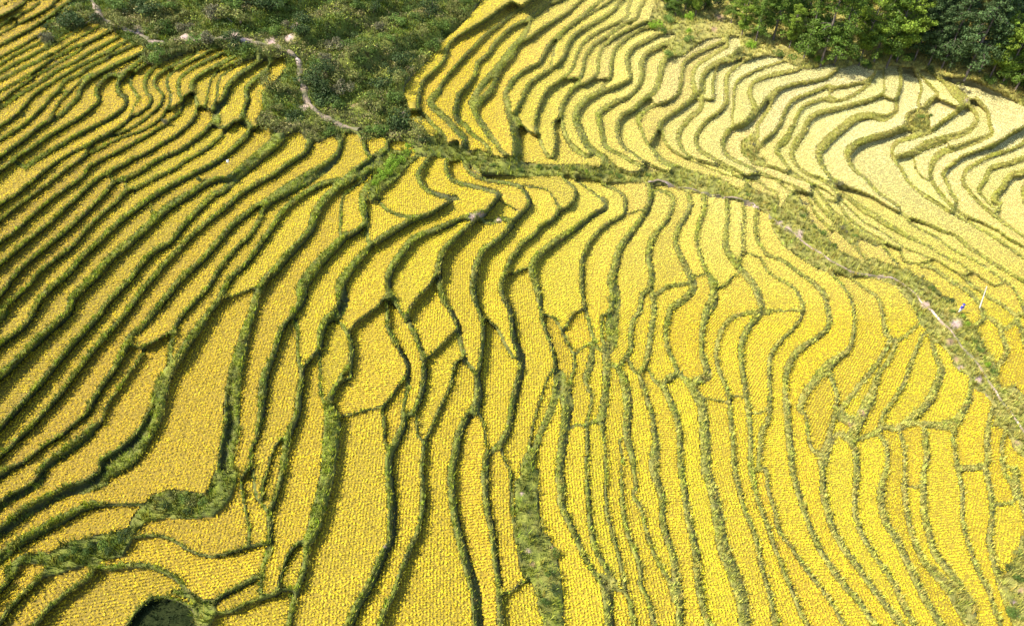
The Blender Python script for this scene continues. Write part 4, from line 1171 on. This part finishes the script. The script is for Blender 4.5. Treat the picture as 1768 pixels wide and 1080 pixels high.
ntuft = 0
labcf = lab[:MY * 2:2, :MX * 2:2]
for k, d in info.items():
    # leaf layer on the cells of this paddy
    cc = cells[starts[k - 1]:starts[k]]
    j, i = cc // NX, cc % NX
    jj, ji = j // 2, i // 2
    key, kc = np.unique(jj * MX + ji, return_counts=True)
    whole = largest(key)
    core_cells = largest(key[kc >= 3])
    key = np.array(sorted(core_cells if len(core_cells) > .93 * (kc >= 3).sum() and len(core_cells) > .6 * len(whole) else whole))
    cj, ci = key // MX, key % MX
    W1 = MX + 1
    corners = np.stack([cj * W1 + ci, (cj + 1) * W1 + ci, (cj + 1) * W1 + ci + 1, cj * W1 + ci + 1], -1)
    uq, inv = np.unique(corners, return_inverse=True)
    F = inv.reshape(-1, 4)
    cu_, cv_ = X0 + (uq % W1) * S2, Y0 + (uq // W1) * S2
    is_mud = (k == mud_id)
    h = sample(H, cu_, cv_) - (.2 if is_mud else .17)
    x, y, z = at_height(cu_, cv_, h)
    pad_tone = rng.normal(1, .055) * np.array((1 + rng.normal(0, .012), 1 + rng.normal(0, .02), 1 + rng.normal(0, .07)))
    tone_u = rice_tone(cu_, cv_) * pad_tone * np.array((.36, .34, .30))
    base = pt(d['u'], d['v'])
    root = bpy.data.objects.new('rice_paddy', None)
    C.objects.link(root)
    root.location = base
    root.empty_display_size = .5
    b3 = np.array(base)
    if is_mud:
        tag(root, 'dark muddy paddy with sparse shoots at the bottom edge, not yet golden', 'rice paddy', 'terraced rice paddies')
        link('mud_bed', mesh_from('mud_bed', np.stack([x, y, z], -1) - b3, F, M_mud), root)
    else:
        tag(root, d['label'], 'rice paddy', 'terraced rice paddies')
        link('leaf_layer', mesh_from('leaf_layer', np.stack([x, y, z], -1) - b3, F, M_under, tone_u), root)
    q = int(np.argmin([abs(math.sin(d['ang'] - a)) for a in ANG]))
    if k % 5 == 0:
        q = (q + 2) % 4
    L = LAT[q]
    s0, s1 = LATS[q][k], LATS[q][k + 1]
    x, y, z, u, v, lb, dist = (a[s0:s1] for a in L)
    if len(x) < 4:
        continue
    if is_mud:
        sel = rng.random(len(x)) < .5
        x, y, z, u, v, dist = (a[sel] for a in (x, y, z, u, v, dist))
    P = np.stack([x + rng.normal(0, .046, len(x)), y + rng.normal(0, .046, len(x)), z + rng.normal(.0, .04, len(x))], -1)
    gap = smooth_noise(x, y, 3.2, 31) + .6 * smooth_noise(x, y, 9, 32)
    tone = rice_tone(u, v) * pad_tone * (1 + .10 * gap[:, None]) * (1 + rng.normal(0, .14, (len(x), 1))) * (1 + rng.normal(0, .03, (len(x), 3)))
    tone = np.where(rng.random((len(x), 1)) < .10, tone * np.array((.50, .48, .7)), tone)
    sc = (1.0 + .10 * gap) * rng.uniform(.72, 1.25, len(x)) * np.clip(.94 + (dist - 85) / 260, .94, 1.5)
    if is_mud:
        P[:, 2] -= .2
        tone = np.tile(np.array([[.03, .045, .012]]), (len(x), 1)) * rng.uniform(.5, 1.4, (len(x), 1))
        V, F, col = tufts(P, [g[:4] for g in GRASS], rng.uniform(.6, 1.1, len(x)), rng.uniform(0, 6.28, len(x)), tone)
    else:
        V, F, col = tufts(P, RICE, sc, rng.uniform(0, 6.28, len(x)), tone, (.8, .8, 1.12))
    ntuft += len(x)
    crop = link('young_shoots' if is_mud else 'rice_crop', mesh_from('rice_crop', V - b3, F, M_leaf if is_mud else M_rice, np.clip(col, .004, .9)), root)
    crop['kind'] = 'stuff'
print('PADDIES', len(info), 'TUFTS', ntuft, {a: len(b) for a, b in byarea.items()})

# ------------------------------------------------------------------ grass on the banks, weeds on the wild ground
def scatter(mask, per_m2, seed, umin=-60, umax=PW + 60, vmin=-60, vmax=PH + 50):
    """random spots on the cells of a mask, evenly spread over the ground"""
    r = np.random.default_rng(seed)
    j, i = np.nonzero(mask & ((U0 > umin) & (U0 < umax))[None] & ((V0 > vmin) & (V0 < vmax))[:, None])
    u, v = U0[i], V0[j]
    x, y, z = at_height(u, v, sample(H, u, v))
    dx, dy, dz = ray(u, v)
    dist = np.sqrt(x * x + y * y + (z - CAMZ) ** 2)
    cosv = np.abs(dz) / np.sqrt(dx * dx + dy * dy + dz * dz)
    area = (S * dist / FPX) ** 2 / np.maximum(cosv, .25)
    lamb = area * per_m2
    nn = r.poisson(lamb)
    u = np.repeat(u, nn) + r.uniform(-S / 2, S / 2, nn.sum())
    v = np.repeat(v, nn) + r.uniform(-S / 2, S / 2, nn.sum())
    sh = r.permutation(len(u))
    return u[sh], v[sh]

bank_only = bank & ~wild
u, v = scatter(bank_only, 18, 41)
x, y, z = at_height(u, v, sample(H, u, v))
pk, og = bareness(u, v)
ok = (rng.random(len(u)) > np.maximum(pk, og) * .65) & (rng.random(len(u)) > sample(FOOT, u, v) * .75)
u, v, x, y, z = (a[ok] for a in (u, v, x, y, z))
tone = bank_tone(u, v) * np.clip(1 + rng.normal(0, .36, (len(u), 1)), .35, 2.2) * (1 + rng.normal(0, .08, (len(u), 3)))
tone = np.where(rng.random((len(u), 1)) < .16, np.array((.36, .33, .06)) * rng.uniform(.7, 1.3, (len(u), 1)), tone)
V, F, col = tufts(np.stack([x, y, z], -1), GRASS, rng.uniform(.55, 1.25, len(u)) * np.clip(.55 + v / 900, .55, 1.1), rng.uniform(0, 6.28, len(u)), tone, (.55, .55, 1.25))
tag(link('bank_grass', mesh_from('bank_grass', V, F, M_leaf, np.clip(col, .004, .8))), 'grass covering the banks between the terraces', 'grass', kind='stuff')
print('GRASS', len(u))
u, v = scatter(wild & ~forest_m, 5.0, 42)
u2, v2 = scatter(forest_m, 2.2, 43, 1100, PW + 60, -30, 240)
u, v = np.concatenate([u, u2]), np.concatenate([v, v2])
x, y, z = at_height(u, v, sample(H, u, v))
z = z + relief(x, y)
pk, og = bareness(u, v)
ok = rng.random(len(u)) > np.maximum(pk, og) * 1.0
for pth in (PATH_UPPER, PATH_LOWER):
    for px, py, _ in smooth_line([(a, b, 0) for a, b in pth], 4):
        ok &= (u - px) ** 2 + (v - py) ** 2 > (3.4 if pth is PATH_UPPER else 1.6) ** 2
u, v, x, y, z = (a[ok] for a in (u, v, x, y, z))
br = smooth_noise(x, y, 7, 51)
tone = .78 * bank_tone(u, v, 3) * (1 + .3 * br[:, None]) * (1 + rng.normal(0, .28, (len(u), 1))) * (1 + rng.normal(0, .08, (len(u), 3)))
onhill = flag_at(hill_m, u, v)[:, None]
dryp = np.clip(.5 + 1.6 * smooth_noise(x, y, 13, 77), 0, 1)[:, None] * onhill * .6
tone = tone * (1 - dryp) + np.array((.24, .19, .09)) * dryp * (1 + rng.normal(0, .2, (len(u), 1)))
tone = np.where(onhill, tone * np.array((.92, 1.0, 1.1)), tone)
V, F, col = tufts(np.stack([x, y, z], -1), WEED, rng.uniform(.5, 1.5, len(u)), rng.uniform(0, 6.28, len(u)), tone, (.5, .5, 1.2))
tag(link('wild_weeds', mesh_from('wild_weeds', V, F, M_leaf, np.clip(col, .004, .8))), 'tall weeds covering the hill, gully and field edges', 'weeds', kind='stuff')
print('WEEDS', len(u))

# ------------------------------------------------------------------ shrubs and trees
def leaf_cloud(r, centres, radii, per, size, tone, flat=.75, light=(0, 0, 1)):
    """many small leaf faces round clump centres; returns V, F, colour"""
    Vs, cs = [], []
    for c, rad in zip(centres, radii):
        k = max(4, int(per * rad * rad))
        d = r.normal(size=(k, 3))
        d /= np.linalg.norm(d, axis=1)[:, None]
        rr = rad * r.uniform(.45, 1.08, k) ** .6
        p = c + d * rr[:, None] * np.array((1, 1, flat))
        t1 = r.normal(size=(k, 3))
        t1 -= (t1 * d).sum(1)[:, None] * d * .6
        t1 /= np.linalg.norm(t1, axis=1)[:, None]
        t2 = np.cross(d + r.normal(0, .5, (k, 3)), t1)
        t2 /= np.linalg.norm(t2, axis=1)[:, None] + 1e-6
        sz = size * r.uniform(.6, 1.4, k)[:, None]
        q = np.stack([p - t1 * sz * .5, p + t2 * sz * .42, p + t1 * sz * .8, p - t2 * sz * .42], 1)
        Vs.append(q.reshape(-1, 3))
        ct = tone * (1 + r.normal(0, .16)) * (1 + r.normal(0, .15, (k, 1))) * (1 + r.normal(0, .05, (k, 3)))
        cs.append(np.repeat(ct, 4, 0))
    V = np.concatenate(Vs)
    return V, np.arange(len(V)).reshape(-1, 4), np.clip(np.concatenate(cs), .003, .7)

def tube(pts, rads, sides=6):
    V, F = [], []
    for a, (p, rr) in enumerate(zip(pts, rads)):
        for s in range(sides):
            an = s / sides * 6.283
            V.append((p[0] + rr * math.cos(an), p[1] + rr * math.sin(an), p[2]))
        if a:
            for s in range(sides):
                F.append(((a - 1) * sides + s, (a - 1) * sides + (s + 1) % sides, a * sides + (s + 1) % sides, a * sides + s))
    return np.array(V), np.array(F)

def join(parts):
    Vs, Fs, n = [], [], 0
    for V, F in parts:
        Vs.append(V)
        Fs.append(F + n)
        n += len(V)
    return np.concatenate(Vs), np.concatenate(Fs)

def make_shrub(r, tone, name):
    k = r.integers(6, 11)
    cen = np.stack([r.normal(0, .42, k), r.normal(0, .42, k), r.uniform(.25, .85, k)], -1)
    rad = r.uniform(.28, .55, k)
    V, F, col = leaf_cloud(r, cen, rad, 560, .105, np.array(tone))
    crown = mesh_from('shrub_crown', V, F, M_leaf, col)
    st = [tube([(0, 0, -.3), tuple(c * np.array((.5, .5, .5))), tuple(c)], [.05, .035, .015], 4) for c in cen[:4]]
    V, F = join(st)
    return crown, mesh_from('shrub_stem', V, F, M_bark)

r_ = np.random.default_rng(91)
SHRUBS = {
    'dark': [make_shrub(r_, (.055, .085, .02), 'd') for _ in range(3)],
    'olive': [make_shrub(r_, (.17, .175, .04), 'o') for _ in range(3)],
    'green': [make_shrub(r_, (.11, .17, .026), 'g') for _ in range(3)],
    'bright': [make_shrub(r_, (.21, .33, .022), 'b') for _ in range(3)],
    'grey': [make_shrub(r_, (.17, .155, .075), 'y') for _ in range(2)]}

def place(name, meshes, parts, loc, sc, rz, label, cat, group):
    o = bpy.data.objects.new(name, None)
    C.objects.link(o)
    o.location = loc
    o.scale = sc
    o.rotation_euler = (0, 0, rz)
    o.empty_display_size = .4
    tag(o, label, cat, group)
    for pn, me in zip(parts, meshes):
        link(pn, me, o)
    return o

def wild_z(u, v):
    x, y, z = ground(np.array([float(u)]), np.array([float(v)]))
    z = z + relief(x, y)
    return Vector((x[0], y[0], z[0]))

def put_shrub(u, v, kind, size, label, group, tall=1.0):
    s = size * random.uniform(.85, 1.15)
    m = random.choice(SHRUBS[kind])
    return place('shrub', m, ('crown', 'stem'), wild_z(u, v), (s, s * random.uniform(.85, 1.15), s * tall), random.uniform(0, 6.28), label, 'shrub', group)

# the bushy hill: spread shrubs at random with room between them
cand_u, cand_v = scatter(hill_m, .9, 61, -40, PW, -50, 300)
near_path = np.array([(x, y) for x, y, _ in smooth_line([(a, b, 0) for a, b in PATH_UPPER], 4)])
placed = []
kinds = {'dark': 'dark green shrub among the growth on the bushy hill', 'olive': 'olive shrub among the growth on the bushy hill', 'green': 'mid green shrub among the growth on the bushy hill', 'grey': 'greyish dry shrub among the growth on the bushy hill'}
pkc, ogc = bareness(cand_u, cand_v)
for q in range(len(cand_u)):
    u, v = cand_u[q], cand_v[q]
    if max(pkc[q], ogc[q]) > .1 or ((near_path - (u, v + 0)) ** 2).sum(1).min() < 7 ** 2:
        continue
    if any((u - a) ** 2 + ((v - b) * 1.25) ** 2 < 13.5 ** 2 for a, b in placed):
        continue
    placed.append((u, v))
    streak = math.sin((u * .75 + v * .55) * .085) + .5 * math.sin((u * .9 - v * .2) * .05 + 1)
    kind = 'dark' if streak < -.6 else random.choice(['olive', 'green', 'green', 'olive', 'olive', 'green', 'olive', 'grey'])
    size = random.uniform(1.1, 1.9) * (1.25 if kind == 'dark' else 1)
    if v < 70 and 250 < u < 480:
        size *= 1.3
    put_shrub(u, v, kind, size, kinds[kind], kind + ' shrubs on the bushy hill')
    if len(placed) > 165:
        break
print('HILL SHRUBS', len(placed))

# low leafy undergrowth between them, too tangled to count
uu, vv = scatter(hill_m, .75, 62, -40, PW, -50, 300)
pkc, ogc = bareness(uu, vv)
ok = (np.maximum(pkc, ogc) < .1) & (((near_path[None] - np.stack([uu, vv], -1)[:, None]) ** 2).sum(-1).min(1) > 5.5 ** 2)
uu, vv = uu[ok][:3000], vv[ok][:3000]
x, y, z = ground(uu, vv)
z = z + relief(x, y)
patch = smooth_noise(x, y, 13, 77)
Vs, Fs, cs, nv = [], [], [], 0
rr_ = np.random.default_rng(63)
pal = np.array([(.15, .16, .035), (.09, .14, .022), (.18, .165, .07), (.19, .23, .035), (.05, .08, .018), (.06, .095, .018)])
for a in range(len(uu)):
    s_ = rr_.uniform(.45, 1.25)
    V, F, col = leaf_cloud(rr_, np.array([(x[a], y[a], z[a] + .25 * s_)]), np.array([s_]), 50, .19, pal[(rr_.choice([0, 2, 2, 3]) if patch[a] > .22 else rr_.choice([4, 5, 5, 1]) if patch[a] < -.2 else rr_.integers(0, 6))], .7)
    Vs.append(V)
    Fs.append(F + nv)
    cs.append(np.clip(col * np.array((1.5, 1.38, 1.2)), 0, .7))
    nv += len(V)
tag(link('hill_undergrowth', mesh_from('hill_undergrowth', np.concatenate(Vs), np.concatenate(Fs), M_leaf, np.concatenate(cs))), 'low leafy undergrowth covering the bushy hill', 'undergrowth', kind='stuff')

for q, (u, v, s) in enumerate([(648, 316, .75), (657, 305, .85), (666, 296, .95), (674, 289, 1.0), (683, 281, 1.0), (692, 273, .95), (701, 264, .9), (709, 256, .75)]):
    put_shrub(u, v, 'bright', s, ['lowest', 'second lowest', 'third lowest', 'fourth lowest', 'fourth highest', 'third highest', 'second highest', 'highest'][q] + ' of the bright yellow green shrubs in a slanting row', 'bright green shrubs between the paddies', 1.1)

spots = [(293, 300, 'olive', .4), (287, 214, 'grey', .75), (291, 202, 'dark', .6), (347, 314, 'dark', .6), (395, 305, 'dark', .5), (80, 52, 'dark', .7), (92, 44, 'green', .7), (103, 38, 'grey', .6), (118, 26, 'dark', .9), (130, 12, 'dark', 1.0), (140, 4, 'dark', 1.1), (85, 63, 'dark', .55), (78, 72, 'green', .5),
         (1448, 317, 'grey', .6), (1456, 321, 'olive', .6), (1580, 212, 'olive', .9), (1590, 205, 'green', .9), (1597, 216, 'olive', .8), (1605, 203, 'green', .8), (1586, 222, 'olive', .7), (1660, 158, 'grey', .7), (1672, 164, 'grey', .7), (1655, 150, 'olive', .6),
         (1048, 520, 'olive', .5), (1052, 545, 'green', .5), (1056, 565, 'olive', .5), (1275, 250, 'grey', .5), (1290, 262, 'olive', .5), (1300, 250, 'grey', .5), (280, 862, 'olive', .6), (300, 858, 'olive', .6), (318, 862, 'green', .6), (335, 868, 'olive', .6), (350, 866, 'green', .5), (290, 876, 'dark', .5), (325, 880, 'dark', .5), (215, 925, 'dark', .6), (200, 932, 'green', .6), (180, 940, 'green', .6), (160, 938, 'dark', .5), (150, 952, 'green', .6), (130, 955, 'green', .5), (185, 955, 'dark', .5), (110, 965, 'green', .5),
         (955, 930, 'dark', .5), (960, 955, 'green', .5), (948, 990, 'green', .6), (957, 1020, 'dark', .5), (940, 1040, 'green', .5), (1590, 480, 'grey', .5), (1598, 490, 'olive', .6), (1608, 500, 'green', .6), (1618, 508, 'olive', .6), (1628, 516, 'dark', .5), (1640, 520, 'dark', .5), (1642, 538, 'green', .5),
         (1390, 355, 'grey', .5), (1370, 350, 'olive', .5), (1385, 375, 'green', .5), (1405, 395, 'green', .5), (1420, 405, 'green', .6), (1440, 425, 'green', .5), (1400, 385, 'grey', .5), (1460, 440, 'olive', .5), (1340, 350, 'olive', .5), (1452, 395, 'grey', .5), (1462, 402, 'grey', .5), (1475, 408, 'green', .5), (1690, 605, 'green', .6), (1697, 618, 'bright', .5), (1704, 630, 'bright', .5), (1712, 640, 'green', .6), (1680, 590, 'green', .5), (1668, 560, 'bright', .5), (1660, 548, 'bright', .4), (1755, 1000, 'green', .7), (1745, 1060, 'green', .7), (1740, 985, 'dark', .6), (1760, 960, 'olive', .6), (740, 248, 'dark', .8), (728, 247, 'dark', .7), (762, 265, 'olive', .5), (835, 282, 'green', .5), (850, 290, 'green', .6), (870, 285, 'olive', .5), (900, 292, 'green', .6), (930, 290, 'green', .6), (960, 292, 'green', .5), (990, 295, 'green', .5), (1010, 300, 'bright', .5), (1055, 300, 'green', .6), (1070, 305, 'green', .6), (1100, 300, 'olive', .5), (1120, 304, 'green', .5), (1150, 308, 'olive', .5), (1180, 315, 'olive', .5), (1210, 318, 'olive', .5), (1240, 328, 'olive', .5), (1290, 340, 'green', .5), (1310, 345, 'olive', .5), (1034, 303, 'dark', .5)]
word = {'dark': 'dark green', 'olive': 'olive', 'green': 'leafy green', 'bright': 'fresh yellow green', 'grey': 'dry greyish'}
landmarks = [(287, 214, 'on the dark bank under the pink path bends'), (110, 35, 'beside the top left paddies'), (345, 312, 'on the left slope bank'), (1455, 320, 'between two far slope strips'), (1592, 210, 'in the patch below the forest end'), (1662, 158, 'beside the bare earth under the forest'), (1052, 545, 'in the wide bank right of the middle'), (1287, 255, 'in the brown weedy patch on the far slope'), (315, 866, 'on the overgrown bank at lower left'), (165, 945, 'on the green bank in the lower left corner'), (952, 985, 'on the overgrown bank at bottom middle'), (1615, 505, 'by the path left of the person'), (1410, 385, 'in the gully where its path bends'), (1690, 605, 'beside the path below the person'), (1750, 1010, 'in the bottom right corner'), (735, 250, 'at the upper end of the gully'), (900, 290, 'in the gully above the middle'), (1150, 310, 'along the gully path below the bends')]
cnts = {}
for u, v, kind, s in spots:
    lm = min(landmarks, key=lambda a: (a[0] - u) ** 2 + (a[1] - v) ** 2)[2]
    put_shrub(u, v, kind, s, word[kind] + ' shrub ' + lm, word[kind] + ' shrubs ' + lm)

# conifers and broadleaved trees of the wood
def make_tree(r, tone, h, conifer):
    parts = []
    lean = r.normal(0, .015, 2)
    ts = np.linspace(0, 1, 8)
    tp = [(lean[0] * h * q * q + .05 * math.sin(q * 7), lean[1] * h * q * q, -.5 + (h * .97 + .5) * q) for q in ts]
    parts.append(tube(tp, [.12 * (1 - .85 * q) + .02 for q in ts], 7))
    cen, rad = [], []
    nb = 58 if conifer else 46
    for b in range(nb):
        q = r.uniform(.16, 1.0) if conifer else r.uniform(.2, .98)
        reach = (1.06 - q) * h * .27 + .35 if conifer else math.sin(min(1, (q - .2) / .8) * math.pi) * h * .24 + .4
        reach *= r.uniform(.55, 1.15)
        a = r.uniform(0, 6.28)
        base = np.array((lean[0] * h * q * q, lean[1] * h * q * q, h * q * .97))
        tip = base + np.array((math.cos(a) * reach, math.sin(a) * reach, -reach * .12 if conifer else reach * .35))
        mid = (base + tip) / 2 + np.array((0, 0, .1 * reach))
        V, F = tube([tuple(base), tuple(mid), tuple(tip)], [.05, .035, .012], 4)
        parts.append((V, F))
        for f in (.45, .75, 1.0):
            cen.append(base + (tip - base) * f + r.normal(0, .12, 3))
            rad.append(r.uniform(.38, .62) * (.7 + .5 * (1 - q)) * (1.15 if not conifer else 1))
    V, F, col = leaf_cloud(r, np.array(cen), np.array(rad), 250, .145, np.array(tone), .6)
    crown = mesh_from('tree_crown', V, F, M_leaf, col)
    V, F = join(parts)
    return crown, mesh_from('tree_trunk', V, F, M_bark)

r_ = np.random.default_rng(17)
TREES = {
    'fir': [make_tree(r_, (.10, .16, .018), 10, True) for _ in range(3)],
    'dark fir': [make_tree(r_, (.065, .105, .03), 10, True) for _ in range(3)],  # for the wood's shaded right end, shade put into the crown colour
    'light': [make_tree(r_, (.17, .24, .022), 9, False) for _ in range(2)]}
front = [(1150, 14, 'light', .35), (1166, 26, 'fir', .4), (1182, 20, 'fir', .42), (1200, 30, 'light', .42), (1216, 18, 'fir', .45), (1262, 40, 'fir', .45), (1280, 62, 'light', .55), (1305, 72, 'fir', .6), (1335, 70, 'fir', .9), (1362, 84, 'light', .5), (1388, 100, 'fir', .8), (1414, 118, 'fir', 1.0), (1440, 112, 'fir', .9), (1462, 86, 'fir', 1.0), (1484, 108, 'light', .75), (1508, 108, 'fir', .95), (1532, 112, 'light', .9), (1548, 106, 'light', .85), (1578, 104, 'dark fir', .95), (1602, 114, 'dark fir', .7), (1625, 118, 'dark fir', .85), (1640, 116, 'dark fir', .7), (1668, 132, 'dark fir', 1.05), (1690, 126, 'dark fir', .9), (1708, 136, 'light', .75), (1730, 146, 'light', .8), (1752, 158, 'fir', .85), (1775, 165, 'fir', .9), (1800, 178, 'fir', .9), (1830, 190, 'dark fir', .9)]
tw = {'fir': 'green conifer', 'dark fir': 'dark conifer', 'light': 'light green leafy tree'}
def put_tree(u, v, kind, s, label, group):
    s *= 1.85
    m = random.choice(TREES[kind])
    return place('conifer_tree' if 'fir' in kind else 'leafy_tree', m, ('crown', 'trunk'), wild_z(u, v), (s, s, s * random.uniform(.95, 1.1)), random.uniform(0, 6.28), label, 'tree', group)
for q, (u, v, kind, s) in enumerate(front):
    put_tree(u, v, kind, s * random.uniform(.95, 1.05), '%s in the front row of the wood, %s from the left' % (tw[kind], ORD[q]), 'front row of the wood')
cu_, cv_ = scatter(forest_m, .35, 71, 1150, PW + 110, -165, 160)
placed = [(a, b) for a, b, *_ in front]
nback = 0
for u, v in zip(cu_, cv_):
    edge = np.interp(u, [1150, 1250, 1330, 1400, 1500, 1600, 1700, 1768, 1900], [0, 10, 45, 80, 92, 98, 112, 140, 190])
    if v > edge or any((u - a) ** 2 + ((v - b) * 1.5) ** 2 < 24 ** 2 for a, b in placed):
        continue
    placed.append((u, v))
    kind = 'dark fir' if u > 1565 else random.choice(['fir', 'fir', 'fir', 'light'])
    s = random.uniform(.75, 1.1) * (.6 if u < 1290 else 1)
    put_tree(u, v, kind, s, tw[kind] + ' deeper inside the wood', tw[kind] + 's deeper in the wood')
    nback += 1
    if nback > 115:
        break
print('BACK TREES', nback)
# shrubs along the edge of the wood
cu_, cv_ = scatter(forest_m, .8, 73, 1125, PW + 40, -40, 200)
placed = []
for u, v in zip(cu_, cv_):
    edge = np.interp(u, [1125, 1250, 1330, 1400, 1500, 1600, 1700, 1768], [-40, -10, 50, 85, 95, 102, 118, 150])
    if v < edge or any((u - a) ** 2 + ((v - b) * 1.3) ** 2 < 15 ** 2 for a, b in placed) or math.hypot(u - 1240, (v - 38)) < 20:
        continue
    placed.append((u, v))
    kind = ('dark' if v < 30 else random.choice(['green', 'bright'])) if u < 1250 else random.choice(['green', 'olive', 'bright', 'green']) if u < 1450 else random.choice(['green', 'green', 'dark', 'olive'])
    size = random.uniform(.9, 1.5) * (1.5 if (u < 1230 and v < 35) else 1)
    side = 'left of the conifers' if u < 1330 else 'under the conifers'
    put_shrub(u, v, kind, size, word[kind] + ' shrub on the wood edge ' + side, word[kind] + ' shrubs on the wood edge ' + side)
    if len(placed) > 48:
        break
print('EDGE SHRUBS', len(placed))

# ------------------------------------------------------------------ pole, person, marker
def solid_mat(name, col, rough=.7):
    m, t, p = new_mat(name)
    c = mix(t, 1.0, col, ramp(t, noise(t, 9.0, 4), [(.3, (.8, .8, .8)), (.7, (1.1, 1.1, 1.1))]), 'MULTIPLY')
    t.links.new(c, p.inputs['Base Color'])
    p.inputs['Roughness'].default_value = rough
    return m

base = pt(1692, 532)
dx, dy, dz = ray(1704.0, 494.0)
tt = (base.y + .35) / dy
top = Vector((dx * tt, base.y + .35, CAMZ + dz * tt))
pole = bpy.data.objects.new('leaning_pole', None)
C.objects.link(pole)
pole.location = base
tag(pole, 'thin pale wooden pole leaning beside the gully path at right', 'pole')
rel = top - base
k = 9
pts = [tuple(rel * (q / k) + Vector((0, 0, -.35 * (1 - q / k)))) for q in range(k + 1)]
V, F = tube(pts, [.085 - .035 * q / k for q in range(k + 1)], 8)
M_wood = solid_mat('weathered_pale_wood', (.62, .58, .52), .8)
link('shaft', mesh_from('pole_shaft', V, F, M_wood), pole)
arm = rel * .86
V, F = tube([tuple(arm + Vector((-.02, 0, -.06))), tuple(arm + Vector((0, 0, .06)))], [.10, .10], 8)
link('cord_binding', mesh_from('cord_binding', V, F, solid_mat('hemp_cord', (.40, .34, .24))), pole)

def skin_body(name, joints, edges, mat):
    me = bpy.data.meshes.new(name)
    me.from_pydata([j[:3] for j in joints], edges, [])
    o = bpy.data.objects.new(name, me)
    C.objects.link(o)
    sk = o.modifiers.new('skin', 'SKIN')
    for i, j in enumerate(joints):
        sv = me.skin_vertices[0].data[i] if me.skin_vertices else None
        if sv:
            rr = j[3]
            sv.radius = rr if isinstance(rr, tuple) else (rr, rr)
    if me.skin_vertices:
        me.skin_vertices[0].data[0].use_root = True
    ss = o.modifiers.new('sub', 'SUBSURF')
    ss.levels = ss.render_levels = 2
    me.materials.append(mat)
    return o

foot = pt(1655, 540)
person = bpy.data.objects.new('person', None)
C.objects.link(person)
person.location = foot
person.rotation_euler = (0, 0, math.radians(200))
person.scale = (1.0, 1.0, 1.0)
tag(person, 'person in a blue jacket and white trousers standing by the gully path', 'person')
M_blue, M_white, M_skin, M_hair = solid_mat('blue_cloth', (.03, .05, .42)), solid_mat('white_cloth', (.80, .80, .84)), solid_mat('skin', (.45, .27, .19), .5), solid_mat('dark_blue_cap', (.02, .03, .24))
J = [(0, 0, .92, (.15, .12)), (0, 0, 1.10, (.14, .11)), (0, .02, 1.28, (.17, .12)), (0, .02, 1.42, (.14, .10)), (0, .03, 1.50, .06), (0, .04, 1.60, (.085, .095)), (0, .05, 1.70, (.07, .08)),
     (-.19, .02, 1.38, .065), (-.27, .02, 1.14, .052), (-.25, .16, .95, .042), (-.24, .22, .90, .036),
     (.19, .02, 1.38, .065), (.28, .04, 1.14, .052), (.27, .18, .97, .042), (.26, .24, .92, .036),
     (-.10, 0, .80, .10), (-.11, .03, .48, .075), (-.12, -.02, .10, .05), (-.13, .12, .04, .042),
     (.10, 0, .80, .10), (.12, .05, .48, .075), (.13, 0, .10, .05), (.14, .14, .04, .042)]
E = [(0, 1), (1, 2), (2, 3), (3, 4), (4, 5), (5, 6), (3, 7), (7, 8), (8, 9), (9, 10), (3, 11), (11, 12), (12, 13), (13, 14), (0, 15), (15, 16), (16, 17), (17, 18), (0, 19), (19, 20), (20, 21), (21, 22)]
body = skin_body('body', J, E, M_skin)
body.parent = person
JJ = [(x, y, z, tuple(a * 1.18 for a in r) if isinstance(r, tuple) else r * 1.28) for x, y, z, r in J]
jk = skin_body('jacket', [JJ[0], JJ[1], JJ[2], JJ[3], JJ[7], JJ[8], JJ[9], JJ[11], JJ[12], JJ[13]], [(0, 1), (1, 2), (2, 3), (3, 4), (4, 5), (5, 6), (3, 7), (7, 8), (8, 9)], M_blue)
jk.parent = person
tr = skin_body('trousers', [(0, 0, .93, (.175, .145)), JJ[15], JJ[16], JJ[17], JJ[19], JJ[20], JJ[21]], [(0, 1), (1, 2), (2, 3), (0, 4), (4, 5), (5, 6)], M_white)
tr.parent = person
V, F = tube([(0, .05, 1.66), (0, .05, 1.68), (0, .05, 1.74), (0, .05, 1.80), (0, .05, 1.83)], [.20, .19, .12, .08, .01], 12)
hat = link('cap', mesh_from('cap', V, F, M_hair, None, True), person)

mk = bpy.data.objects.new('rag_marker', None)
C.objects.link(mk)
b0 = pt(396, 288)
mk.location = b0
tag(mk, 'small white rag hung on a stick on the left slope bank', 'marker')
V, F = tube([(0, 0, -.2), (.02, 0, .5), (.03, 0, 1.05)], [.025, .022, .018], 6)
link('stick', mesh_from('stick', V, F, M_wood), mk)
ga, gb = np.meshgrid(np.linspace(0, 1, 7), np.linspace(0, 1, 7))
V = np.stack([(ga - .5) * .34, .06 * np.sin(ga * 9 + gb * 3) + .04, 1.04 - gb * .38 - .06 * np.sin(ga * 5)], -1).reshape(-1, 3)
qi = np.arange(49).reshape(7, 7)
F = np.stack([qi[:-1, :-1], qi[:-1, 1:], qi[1:, 1:], qi[1:, :-1]], -1).reshape(-1, 4)
rag = link('rag', mesh_from('rag', V, F, M_white, None, True), mk)
sol_ = rag.modifiers.new('thick', 'SOLIDIFY')
sol_.thickness = .012

print('TRIS', sum(sum(len(pp.vertices) - 2 for pp in me.polygons) for me in bpy.data.meshes))
